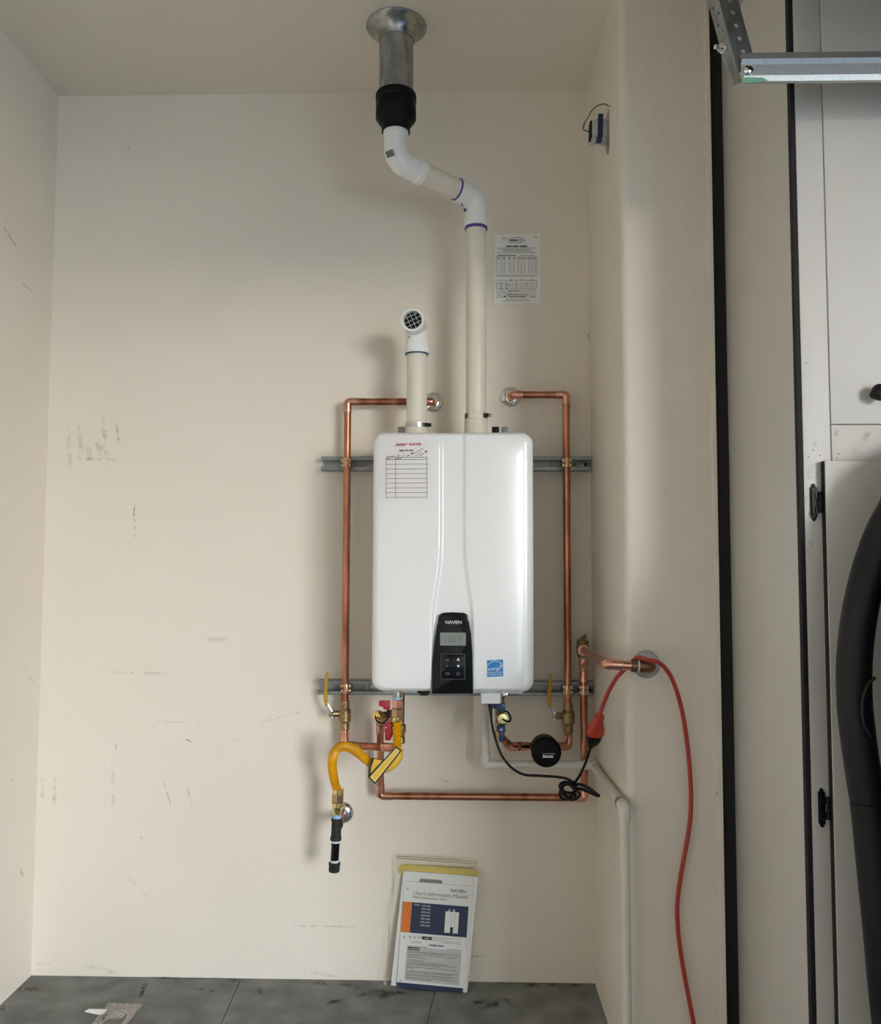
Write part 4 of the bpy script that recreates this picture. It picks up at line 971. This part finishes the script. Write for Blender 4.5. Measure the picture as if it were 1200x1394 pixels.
ext = thing('extension_cord', 'red extension cord draped over the copper pipe and down the pier', 'cord', W(945, 1394, 2.085))
pC = W(816.5, 974, 2.15); dpl = (pC-pB).normalized(); sx = Vector((1, 0.2, 0)); sx = (sx-dpl*sx.dot(dpl)).normalized(); sy = dpl.cross(sx); Lp = (pC-pB).length
loft([(pB+dpl*0.0005, 0.0185, 0.0145), (pB+dpl*Lp*0.18, 0.0215, 0.016), (pB+dpl*Lp*0.40, 0.0195, 0.015), (pB+dpl*Lp*0.66, 0.0135, 0.012), (pB+dpl*Lp*0.84, 0.0108, 0.010), (pB+dpl*Lp*0.86, 0.0125, 0.011), (pB+dpl*Lp, 0.0118, 0.010)], 'socket', 'plugred', ext)
zp_ = W(860, 908, py2).z+RC*1.4+0.0055
over = W(862, 902, py2); over.z = zp_
ec_ = [W(816, 976, 2.15), W(820.5, 962, 2.145), W(829, 941, 2.13), W(839, 924, 2.10), W(846, 916, 2.088), W(853, 909, 2.082), W(860, 903, 2.072), over+Vector((0.012, 0, 0.0015)), W(884, 898.6, py2-0.016), W(897, 902, py2-0.014), W(908, 912, py2-0.004), W(917, 928, py2+0.005), W(926, 955, 2.075), W(933, 990, 2.085), W(938.5, 1035, 2.09), W(941, 1075, 2.093), W(940.5, 1110, 2.094), W(936, 1145, 2.094), W(928.5, 1185, 2.094), W(923.5, 1220, 2.094), W(922.5, 1245, 2.094), W(925, 1280, 2.093), W(931, 1320, 2.09), W(938.5, 1360, 2.085), W(945, 1394, 2.08), W(953, 1440, 2.06), W(960, 1500, 2.03)]
last = ec_[-1]; ec_ += [Vector((last.x+0.01, 2.0, 0.06)), Vector((last.x+0.03, 1.96, 0.012)), Vector((last.x+0.10, 1.88, 0.0056)), Vector((last.x+0.02, 1.7, 0.0056)), Vector((last.x-0.2, 1.5, 0.0056)), Vector((last.x-0.25, 1.2, 0.0056))]
obj('cable', sweep(bmesh.new(), catmull(ec_, 8), 0.0053, 12), 'cordred', ext)

# ------------------------------------------------------------------ instruction sheet on the wall
c = [W(673, 413.2, D-0.004), W(736, 413.0, D-0.003), W(735.5, 317.5, D-0.002), W(673.5, 319.0, D-0.002)]
ps_ = tag(obj('instruction_sheet', prism(c, (0, 0.0006, 0)), 'paper', smooth=False), 'white printed sheet pinned to the back wall right of the exhaust vent', 'paper')
PS = Sheet(c[0], c[1]-c[0], (0, 0, 1), 0.0009); kw = D/FPX
def a_(px): return (px-673)*kw
def b_2(py): return (413.2-py)*kw
rg = random.Random(11)
PS.line([(a_(704.3)+12*kw*math.cos(t), b_2(324)+3.6*kw*math.sin(t)) for t in np.linspace(0, 2*PI, 30)], 0.0011, 'print_k', ps_, 'logo_oval')
PS.rects([(a_(695), b_2(324.8), a_(706.5), b_2(323.2)), (a_(708), b_2(324.2), a_(712.5), b_2(323.4))], 'print_k', ps_, 'logo_print')
for (x0, x1, y) in ((683.5, 689.5, 321.2), (728.5, 733.5, 319.8)): PS.line([(a_(x0), b_2(y+0.5)), (a_(x1), b_2(y-0.4))], 0.0018, 'print_g', ps_, 'corner_mark')
PS.rects(words(a_(689.5), a_(719), b_2(332.6), 0.0036, rg, 0.014, 0.024, 0.003), 'print_k', ps_, 'title_print')
bits = []
for x0, x1, y in ((678, 730.5, 335.3), (683.5, 725, 337.6), (686, 722, 339.3), (678, 720, 341.5), (722, 730, 341.2)): bits += words(a_(x0), a_(x1), b_2(y), 0.0014, rg)
bits += words(a_(678), a_(703), b_2(345.6), 0.003, rg, 0.01, 0.02, 0.002); bits += words(a_(709), a_(730), b_2(345.6), 0.0012, rg)
for x in (679.5, 687, 694.5, 701, 707, 711.5, 715.5, 721, 725, 729.5):
    bits += [(a_(x-2), b_2(348.6), a_(x+2), b_2(347.8)), (a_(x-1.8), b_2(351.2), a_(x+1.8), b_2(350.2))]
PS.rects(bits, 'print_g', ps_, 'text_print')
bits = []
for x in (687, 695, 700.5, 706.5, 710.5, 715.5, 721, 725, 729.5):
    for r in range(12): bits.append((a_(x-1.1), b_2(354.6+1.5*r), a_(x+1.1), b_2(353.9+1.5*r)))
for r in range(12): bits.append((a_(679.6), b_2(354.6+1.5*r), a_(680.6), b_2(353.9+1.5*r)))
PS.rects(bits, 'greyp', ps_, 'table_figures')
PS.rects([(a_(676.5), b_2(374.7), a_(731.5), b_2(374))]+[(a_(x-0.2), b_2(374), a_(x+0.2), b_2(345)) for x in (676.5, 683.5, 732.5)]+[(a_(676), b_2(y+0.2), a_(732), b_2(y-0.2)) for y in (381.2, 385.5, 388.4, 391.6)]
         + [(a_(x-0.25), b_2(391.6), a_(x+0.25), b_2(381.2)) for x in (676, 689.5, 704, 718.5, 732)]+[(a_(676), b_2(y+0.15), a_(731), b_2(y-0.15)) for y in (393.4, 396.2, 399, 401.8, 404.6)], 'print_g', ps_, 'ruled_table')
bits = []
for x0, x1, y, h in ((694.5, 699.5, 380.2, 0.0022), (709.5, 713, 380.2, 0.0022), (724, 729, 380.2, 0.0022), (680, 686, 385, 0.0024), (680.5, 685.5, 387.6, 0.0015), (692.2, 694.3, 387.8, 0.005), (682, 684, 391.5, 0.006), (690, 693, 392.5, 0.003), (676.2, 688, 396, 0.0014), (692, 707, 395.5, 0.003),
                       (676.2, 684, 398.8, 0.0014), (685, 698, 398.6, 0.0018), (676.2, 683, 401.6, 0.0014), (690, 720, 401.0, 0.0026), (676.2, 684, 404.3, 0.0014), (686, 690, 403.5, 0.005), (693, 717, 403.7, 0.003), (724, 730, 403.8, 0.002), (689, 719, 407.6, 0.0014), (684, 724, 409.8, 0.0016)):
    bits += words(a_(x0), a_(x1), b_2(y), h, rg, 0.003, 0.009, 0.0015)
PS.rects(bits, 'print_g', ps_, 'text_print')

# ------------------------------------------------------------------ taped bell transformer on the return wall
tb_ = thing('bell_transformer', 'small grey electrical transformer with blue strap on the return wall', 'transformer', (XR, 2.4, W(816, 180, 2.4).z))
tp = WX(829, 176, XR); ty = tp.y
cz_t = W(817, 175, ty+0.03).z
Y0, Y1 = WX(830.5, 170, XR).y, WX(812, 170, XR).y
dbx = XR-0.001
def tW(px, py): return W(px, py, ty)
obj('back_plate', prism([Vector((XR-0.002, ty-0.012, tW(830, 152).z)), Vector((XR-0.002, ty+0.03, tW(830, 152).z)), Vector((XR-0.002, ty+0.03, tW(829, 200).z)), Vector((XR-0.002, ty+0.006, tW(829, 209).z)), Vector((XR-0.002, ty-0.012, tW(829, 200).z))], (0.002, 0, 0)), 'galv', tb_, smooth=False)
def tpoly(pix, y0, th, m, name, bev=0.001, par=None):
    return obj(name, prism([W(a, b, y0) for a, b in pix], (0, th, 0), bev=bev), m, par or tb_)
core = tpoly([(806.5, 166), (809, 162.5), (813, 161), (822, 161), (827, 163), (829.5, 166), (829.5, 183), (827, 186), (809, 184.5), (806.5, 182)], ty-0.002, 0.045, 'galvb', 'coil_can', 0.003)
tpoly([(803.8, 165), (806.5, 163), (806.5, 187), (803.5, 186)], ty+0.004, 0.03, 'black', 'end_cap')
tpoly([(807, 184), (830, 185.5), (826, 197.8), (818, 197.8), (818.3, 195.5), (810.5, 195), (810, 197), (803, 197)], ty+0.0, 0.004, 'galvb', 'foot_plate', 0.0008)
tpoly([(814.8, 154.5), (822, 154.5), (821.2, 184.5), (819, 194.5), (811.5, 194.5), (814.2, 184.5)], ty-0.0045, 0.003, 'tapeblue', 'strap', 0.0006)
obj('wire', sweep(bmesh.new(), catmull([WX(831, 144.5, XR-0.001), W(829, 144.3, ty+0.0), W(823, 141.5, ty), W(815, 143.5, ty), W(807, 149.5, ty), W(801, 160, ty+0.002), W(795.5, 168, ty+0.006), W(794, 174, ty+0.006), W(796, 177, ty+0.006), W(803.5, 179.5, ty+0.01)], 6), 0.0013, 8), 'black', tb_)
obj('wire_end', sweep(bmesh.new(), [W(797, 166.5, ty+0.004), W(794.5, 173.5, ty+0.006)], 0.0024, 8), 'print_g', tb_)

# ------------------------------------------------------------------ manual bag leaning on the wall
BL, BR_ = WZ(540, 1346, 0.001), WZ(630.5, 1352, 0.001)
axm = (BR_-BL); wm = axm.length; axm.normalize(); hin = Vector((-axm.y, axm.x, 0)); hin = hin if hin.y > 0 else -hin
def lean(hgt, topy):
    """unit up vector leaning so that the top reaches depth topy"""
    base = (BL+BR_)/2; s = (topy-base.y)/hgt; s = max(min(s, 0.6), 0)
    v = Vector((0, 0, math.sqrt(1-s*s)))+hin*s; return v.normalized()
hm = 0.30
upm = lean(hm, D-0.030)
tilt = math.radians(-1.5)
ax2 = (axm*math.cos(tilt)+upm*math.sin(tilt)).normalized()
up2 = (upm*math.cos(tilt)-axm*math.sin(tilt)).normalized()
BLz = BL+Vector((0, 0, 0.006)); nrm = ax2.cross(up2); nrm = nrm if nrm.y < 0 else -nrm
def leaf(name, label, s0, s1, h, th, back, m, cat, o=None, skew=0.0):
    p = BLz-nrm*back+ax2*s0
    poly = [p, p+ax2*(s1-s0), p+ax2*(s1-s0+skew)+up2*h, p+ax2*skew+up2*h]
    return tag(obj(name, prism(poly, -nrm*th), m, smooth=False), label, cat), p
htop = (W(545, 1209.5, 2.6)-BLz).length
man, mp_ = leaf('user_manual', 'white user manual with navy and orange cover band inside the clear bag', 0, wm, 0.300, 0.004, 0.0, 'paperw', 'manual', skew=0.010)
leaf('white_booklet', 'plain white booklet just behind the user manual', -0.018, wm+0.012, 0.328, 0.006, 0.005, 'paperw', 'booklet', skew=0.022)
yp = [BLz-nrm*0.0125+ax2*a+up2*b for a, b in ((-0.012, 0.318), (wm+0.034, 0.318), (wm+0.034, 0.340), (wm+0.030, 0.346), (-0.004, 0.346), (-0.012, 0.338))]
tag(obj('yellow_sheet', prism(yp, -nrm*0.001), 'yellowp', smooth=False), 'yellow paper strip along the top of the clear bag', 'paper')
SH = Sheet(mp_, ax2, up2, 0.0005)
SH.n = nrm
def band(s0, t0, s1, t1, m, name, k=1):
    sk = 0.010/0.300
    return obj(name, prism([SH.p(s0+t0*sk, t0, k), SH.p(s1+t0*sk, t0, k), SH.p(s1+t1*sk, t1, k), SH.p(s0+t1*sk, t1, k)], -nrm*0.0004), m, man, smooth=False)
H = 0.300
band(0.0, 0.188*0+H*0.515, 0.028, H*0.805, 'orange', 'orange_band'); nb = band(0.028, H*0.515, wm, H*0.805, 'navy', 'navy_band')
band(0, 0, wm, 0.013, 'navy', 'foot_band')
band(0.022, 0.020, wm-0.012, H*0.395, 'greyp', 'warning_box')
sk = 0.010/0.3
def mt(s, size, a, b, m, k=2.2, **kw): 
    return text(s, size, SH.p(a+b*sk, b, k), ax2, up2, m, man, **kw)
mt("User's Information Manual", 0.0155, 0.030, H*0.895, 'print_g', align='LEFT', name='title')
mt('NPE Condensing Water Heater', 0.0082, 0.030, H*0.855, 'print_g', align='LEFT', name='subtitle')
mt('NAVIEN', 0.0135, wm-0.034, H*0.945, 'print_b', name='logo', bold=0.0)
mt('Model', 0.0065, 0.036, H*0.785, 'print_w', align='LEFT', name='caption')
for k_, s in enumerate(('NPE-150S', 'NPE-180S', 'NPE-210S', 'NPE-240S', 'NPE-180A', 'NPE-210A', 'NPE-240A')): mt(s, 0.0068, 0.058, H*(0.780-0.031*k_), 'print_w', align='LEFT', name='model_line')
ill = band(wm-0.068, H*0.545, wm-0.027, H*0.745, 'paperw', 'heater_picture', 2)
band(wm-0.051, H*0.545, wm-0.042, H*0.60, 'print_k', 'picture_panel', 3); band(wm-0.050, H*0.60, wm-0.0485, H*0.745, 'greyp', 'picture_line', 3); band(wm-0.040, H*0.6, wm-0.0385, H*0.745, 'greyp', 'picture_line', 3)
band(wm-0.060, H*0.745, wm-0.054, H*0.765, 'greyp', 'picture_vent', 2); band(wm-0.046, H*0.745, wm-0.040, H*0.77, 'greyp', 'picture_vent', 2)
for a, b in ((0.026, 0.034), (0.041, 0.048), (0.055, 0.062)): band(a, H*0.465, b, H*0.488, 'greyp', 'mark', 2)
band(0.066, H*0.462, 0.096, H*0.492, 'print_k', 'badge', 2); mt('AHRI', 0.006, 0.081, H*0.477, 'print_w', k=3.5, name='badge_print')
mt('Low NOx', 0.008, 0.050, H*0.43, 'print_g', name='mark')
lbl = band(wm-0.115, H*0.385, wm-0.058, H*0.43, 'whitebox', 'barcode_label', 2.5)
rg = random.Random(5); x = wm-0.110
bits = []
while x < wm-0.064:
    w_ = rg.choice((0.001, 0.0018, 0.003)); bits.append((x+0.40*H*sk, H*0.408, x+w_+0.40*H*sk, H*0.423)); x += w_+rg.choice((0.001, 0.002))
SH.rects(bits, 'print_k', man, 'barcode', k=4)
band(0.026, H*0.355, 0.062, H*0.383, 'print_k', 'warning_badge', 2); mt('⚠ WARNING', 0.0065, 0.044, H*0.369, 'print_w', k=3.5, name='warning_word')
bits = []
for k_, (t, e) in enumerate(((0.342, 1), (0.330, 0.7), (0.313, 0.95), (0.300, 0.25), (0.285, 0.38), (0.262, 0.35), (0.245, 0.8), (0.230, 0.98), (0.218, 0.65), (0.198, 0.96), (0.186, 0.15), (0.160, 1), (0.148, 0.9), (0.130, 0.95), (0.118, 0.9), (0.100, 1), (0.088, 0.5))):
    bits += words(0.026+t*H*sk, 0.026+t*H*sk+(wm-0.044)*e, t*H, 0.0017, rg, 0.006, 0.018, 0.0015)
for t, e0, e1 in ((0.492, wm-0.105, wm-0.015), (0.478, wm-0.105, wm-0.05), (0.462, wm-0.105, wm-0.012), (0.447, wm-0.075, wm-0.015)): bits += words(e0+t*H*sk, e1+t*H*sk, t*H, 0.0009, rg)
SH.rects(bits, 'print_g', man, 'text_print', k=2)
for t in (0.06, 0.47, 0.93):
    q = SH.p(0.011+t*H*sk, t*H, 1.2); obj('punch_hole', lathe(q, nrm, [(0, 0.0038), (0.0002, 0.0036), (0.0003, 0)], 16), 'greyp', man)
tab = obj('divider_tab', prism([BLz-nrm*0.0046+ax2*(0.055+a)+up2*b for a, b in ((0, 0.296), (0.07, 0.296), (0.070, 0.306), (0.066, 0.310), (0.006, 0.310), (0, 0.306))], -nrm*0.0008), 'print_g', smooth=False)
tag(tab, 'dark grey tab showing above the user manual', 'tab'); 
# clear zip bag: a crumpled pouch round the papers
def bagmesh(s0, s1, h, front_y, back_y, amp, seed, skew=0.012, nx=22, nz=36):
    rg = random.Random(seed); b = bmesh.new(); ph = [(rg.uniform(25, 90), rg.uniform(6, 26), rg.uniform(0, 6), rg.uniform(0.3, 1)) for _ in range(7)]
    sheets = []
    for side in (0, 1):
        g = []
        for j in range(nz+1):
            row = []
            for i in range(nx+1):
                u = i/nx; v = j/nz; s = s0+(s1-s0)*u; t = h*v
                wv = sum(w*math.sin(fx*s*2+fz*t*2+p) for fx, fz, p, w in ph)/4
                ed = min(1, 6*min(u, 1-u))*min(1, 8*(1-v))
                base = front_y if side == 0 else back_y
                lim = 1 if (0.12 < u < 0.9 and v < 0.85) else 2.2
                yy = (0.0008*(1-ed) if side == 0 else 0)+base*ed + (-abs(wv)*amp*lim if side == 0 else abs(wv)*amp*0.3)
                mid = (front_y*0.2+back_y*0.8)
                yy = yy if ed > 0 else mid
                p = BLz+ax2*(s+skew*v+ (0.004*math.sin(t*40+seed) if i in (0, nx) else 0))+up2*t-nrm*yy
                p.z = max(p.z, 0.0012)
                p.y = min(p.y, D-0.0015)
                row.append(b.verts.new(p))
            g.append(row)
        for j in range(nz):
            for i in range(nx): b.faces.new((g[j][i], g[j][i+1], g[j+1][i+1], g[j+1][i]))
        sheets.append(g)
    return b
bag = tag(obj('zip_bag', bagmesh(-0.042, wm+0.022, 0.378, -0.0022, 0.0148, 0.0032, 3), 'film', angle=30), 'clear plastic zip bag of manuals leaning against the back wall', 'plastic bag')
for t in (0.362, 0.368):
    obj('zip_strip', prism([BLz+ax2*(-0.020)+up2*t-nrm*0.008, BLz+ax2*(wm+0.030)+up2*t-nrm*0.008, BLz+ax2*(wm+0.030)+up2*(t+0.002)-nrm*0.008, BLz+ax2*(-0.020)+up2*(t+0.002)-nrm*0.008], -nrm*0.001), 'film2', bag, smooth=False)

# ------------------------------------------------------------------ bits on the floor
fb = WZ(153, 1386, 0.0)
pk = thing('parts_packet', 'cloudy plastic packet holding a round grey disc on the floor', 'packet', fb)
cn = [WZ(123, 1399), WZ(148, 1367), WZ(194, 1369), WZ(170, 1400)]
b = bmesh.new(); n_ = 14; g = []
for j in range(n_+1):
    row = []
    for i in range(n_+1):
        u, v = i/n_, j/n_; p = cn[0].lerp(cn[3], u).lerp(cn[1].lerp(cn[2], u), v)
        dd_ = math.exp(-(((u-0.52)/0.30)**4+((v-0.42)/0.33)**4)); p.z = 0.002+0.010*dd_+0.0035*abs(math.sin(u*17+v*5))*(1-dd_)
        row.append(b.verts.new(p))
    g.append(row)
for j in range(n_):
    for i in range(n_): b.faces.new((g[j][i], g[j][i+1], g[j+1][i+1], g[j+1][i]))
obj('pouch', b, 'film2', pk)
dc = WZ(156, 1384.5, 0.006)
obj('disc', lathe((dc.x, dc.y, 0.001), (0, 0, 1), [(0, 0.030), (0.001, 0.0325), (0.006, 0.0325), (0.0075, 0.030), (0.008, 0)], 36), 'discgrey', pk)
fp = [WZ(115, 1377.5, 0.012), WZ(121, 1374, 0.016), WZ(146, 1374.5, 0.010), WZ(140, 1382.5, 0.002)]
fo = tag(obj('paper_strip', prism([Vector((p.x, p.y, max(p.z, 0.001))) for p in fp], (0, 0, 0.0012)), 'pvcg', smooth=False), 'small curled printed paper strip beside the plastic packet', 'paper strip')
ss = Sheet(fp[0]+Vector((0, 0, 0.0012)), fp[2]-fp[1], (fp[1]-fp[0]), 0.0008)
obj('print', prism([fp[0].lerp(fp[2], 0.42)+Vector((-0.004, 0, 0.0018)), fp[0].lerp(fp[2], 0.42)+Vector((0.004, 0, 0.0018)), fp[0].lerp(fp[2], 0.5)+Vector((0.004, 0.008, 0.0018)), fp[0].lerp(fp[2], 0.5)+Vector((-0.004, 0.008, 0.0018))], (0, 0, 0.0004)), 'print_g', fo, smooth=False)

# ------------------------------------------------------------------ overhead steel rail and hanger
RY = 1.55
rt, rbz = W(1012, 71.5, RY).z, W(1012, 113, RY).z
rx0 = W(1011, 95, RY).x
rail_t = thing('overhead_rail', 'bright galvanised steel channel rail crossing before the cabinet top', 'rail', (rx0, RY, rbz))
zA, zB, zC_, zD = W(1012, 80, RY).z, W(1012, 104, RY).z, rt, rbz
zC_ += 0.012
prof = [(RY+0.020, zC_), (RY, zA), (RY+0.006, zA-0.008), (RY+0.006, zB+0.005), (RY-0.008, zB-0.003), (RY-0.005, zD), (RY+0.003, zD), (RY+0.003, zD+0.002), (RY-0.001, zD+0.002), (RY-0.004, zB-0.003), (RY+0.009, zB+0.004), (RY+0.009, zA-0.008), (RY+0.004, zA-0.0005), (RY+0.021, zC_-0.002)]
obj('channel', prism([(rx0, y, z) for y, z in prof], (2.0, 0, 0)), 'galvb', rail_t, smooth=False)
q = W(1020, 94, RY)
sc_ = obj('machine_screw', lathe((q.x, RY+0.006, q.z), (0, -1, 0), [(0, 0.0098), (0.006, 0.0096), (0.0085, 0.007), (0.0094, 0)], 20), 'chrome', rail_t)
obj('slot', obox((q.x, RY-0.0034, q.z), Vector((0.6, 0, 0.8)), (0, 1, 0), Vector((-0.8, 0, 0.6)), (0.0022, 0.0014, 0.015)), 'gap', sc_)
obj('paint_mark', prism([W(1011.5, 105, RY-0.0072), W(1038, 105.5, RY-0.0072), W(1046, 109, RY-0.0072), W(1030, 112, RY-0.006), W(1011.5, 113, RY-0.006)], (0, 0.001, 0)), 'green', rail_t, smooth=False, label='green paint on the rail end')
obj('shade_deck', box((rx0+0.06, 0.2, rt+0.004), (2.9, 1.28, rt+0.022)), 'shade_deck', rail_t, smooth=False)  # unseen board, added to shade the upper cabinet
tag(obj('shade_box', box((rx0+0.10, 0.25, rt+0.0225), (2.85, 1.24, rt+0.43), 0.03), 'black'), 'long dark box added out of view to shade the cabinet top', 'light_blocker')  # unseen box, added to block sky light from the cabinet top
hang = thing('perforated_angle', 'galvanised perforated angle hanger bolted to the end of the overhead rail', 'steel angle', (rx0, RY, rt))
A0 = W(1009, 112, RY+0.012); A1 = W(979, 0, RY+0.012); up_ = (A1-A0).normalized(); LL = (A1-A0).length*3.4
vw = (CAM-A0).normalized(); lat = up_.cross(vw).normalized()          # to the left or right of the strip
if lat.x < 0: lat = -lat
bk = -(vw-up_*vw.dot(up_)).normalized()
fR = (lat*0.80+bk*0.60).normalized(); fL = (-lat*0.62+bk*0.78).normalized(); FW = 0.040
def circ(x, z, r, n=10): return [(x+r*math.cos(2*PI*k/n), z+r*math.sin(2*PI*k/n)) for k in range(n)]
LL = min(LL, (ZC-A0.z)/up_.z)
holes = [circ(0.022, 0.060+0.0265*k, 0.0048) for k in range(int((LL-0.07)/0.0265))]
obj('flange', plate([(0, 0.018), (FW, 0.040), (FW, LL), (0, LL)], holes, 0.002, A0, fR, up_), 'galv', hang, smooth=False)
holes = [circ(0.009+0.011*(k % 2), 0.040+0.018*k, 0.0030, 8) for k in range(int((LL-0.06)/0.018))]
obj('flange', plate([(0, 0.0), (0.030, 0.010), (0.030, LL), (0, LL)], holes, 0.002, A0, fL, up_), 'galv', hang, smooth=False)
bpq = W(984, 58, RY+0.012); nL = fL.cross(up_); nL = nL if nL.x < 0 else -nL
bp0 = A0+up_*((bpq-A0).dot(up_))+fL*0.022
nL = Vector((-0.93, -0.36, -0.06)).normalized()
bolt = obj('bolt', lathe(bp0, nL, [(-0.002, 0.010), (0.003, 0.010), (0.0032, 0.008), (0.009, 0.008), (0.0092, 0.0042), (0.020, 0.0042), (0.021, 0.003), (0.0211, 0)], 12), 'chrome', hang, angle=30)

# ------------------------------------------------------------------ black padded case by the cabinet
KY = 1.55
ed_ = [(1232, 632), (1212, 655), (1198, 690), (1180, 725), (1165, 765), (1153, 810), (1145, 855), (1140.5, 905), (1141, 955), (1146, 1005), (1153, 1055), (1160, 1100), (1168, 1180), (1177, 1270), (1189, 1394)]
pl_ = [W(a, b, KY) for a, b in ed_]
case = thing('padded_case', 'tall black padded vinyl case with rolled edge before the grey cabinet', 'padded case', (0.98, 1.35, 0))
xl = [(p.x, p.z) for p in pl_]
xl = [(xl[0][0]+0.10, xl[0][1]+0.05)]+xl+[(xl[-1][0]+0.02, 0.30), (xl[-1][0]+0.03, 0.10)]
rr_ = 0.030
roll = catmull([Vector((x+rr_, KY, z)) for x, z in xl], 6)
jz = W(1165, 1090.5, KY).z
up_path = [p for p in roll if p.z > jz+0.0007]; lo_path = [p for p in roll if p.z < jz-0.0007]
tpth = (jz-lo_path[0].z)/max(1e-6, (up_path[-1].z-lo_path[0].z)); jp = lo_path[0].lerp(up_path[-1], tpth)
ru = obj('edge_roll', sweep(bmesh.new(), up_path+[jp+Vector((0, 0, 0.0008))], [rr_]*len(up_path)+[rr_*0.985], 24), 'vinyl', case, angle=80)
obj('edge_roll', sweep(bmesh.new(), [jp-Vector((0, 0, 0.0008))]+lo_path, [rr_*0.985]+[rr_]*len(lo_path), 24), 'vinyl', case, angle=80)
pip = [p+Vector((-rr_*0.2, rr_*0.99, 0)) for p in roll]
obj('piping', sweep(bmesh.new(), pip, 0.0035, 8), 'vinyl', case)
# padded body: swells towards the room, clear of the rolled edge
secs = []
b = bmesh.new(); cxm = 1.06
Z_ = [xl[k][1] for k in range(len(xl))]
rows = []
for x, z in xl:
    x0 = x+rr_*1.5; w_ = max(2*(cxm-x0), 0.12); ring = []
    dep = 0.62*min(1.0, max(0.15, (1.47-z)/0.5)) if z > 0.9 else 0.62
    for k in range(28):
        t = 2*PI*k/28; cc, ss = math.cos(t), math.sin(t)
        ring.append(b.verts.new((x0+w_/2+w_/2*math.copysign(abs(cc)**0.55, cc), KY+0.02-dep/2+dep/2*math.copysign(abs(ss)**0.6, ss), z)))
    rows.append(ring)
for r0, r1 in zip(rows[:-1], rows[1:]):
    for k in range(28): b.faces.new((r0[k], r0[(k+1) % 28], r1[(k+1) % 28], r1[k]))
b.faces.new(rows[0]); b.faces.new(rows[-1][::-1])
obj('padded_body', b, 'vinyl', case, angle=80)
obj('base', box((xl[-1][0]+0.01, KY-0.58, 0), (cxm+0.25, KY+0.02, 0.10), 0.01), 'black', case)
obj('grab_loop', sweep(bmesh.new(), catmull([W(1192, 922, KY-0.045), W(1181, 935, KY-0.045), W(1175, 958, KY-0.045), W(1177, 985, KY-0.045), W(1187, 1003, KY-0.045)], 6), 0.003, 8), 'vinyl', case)
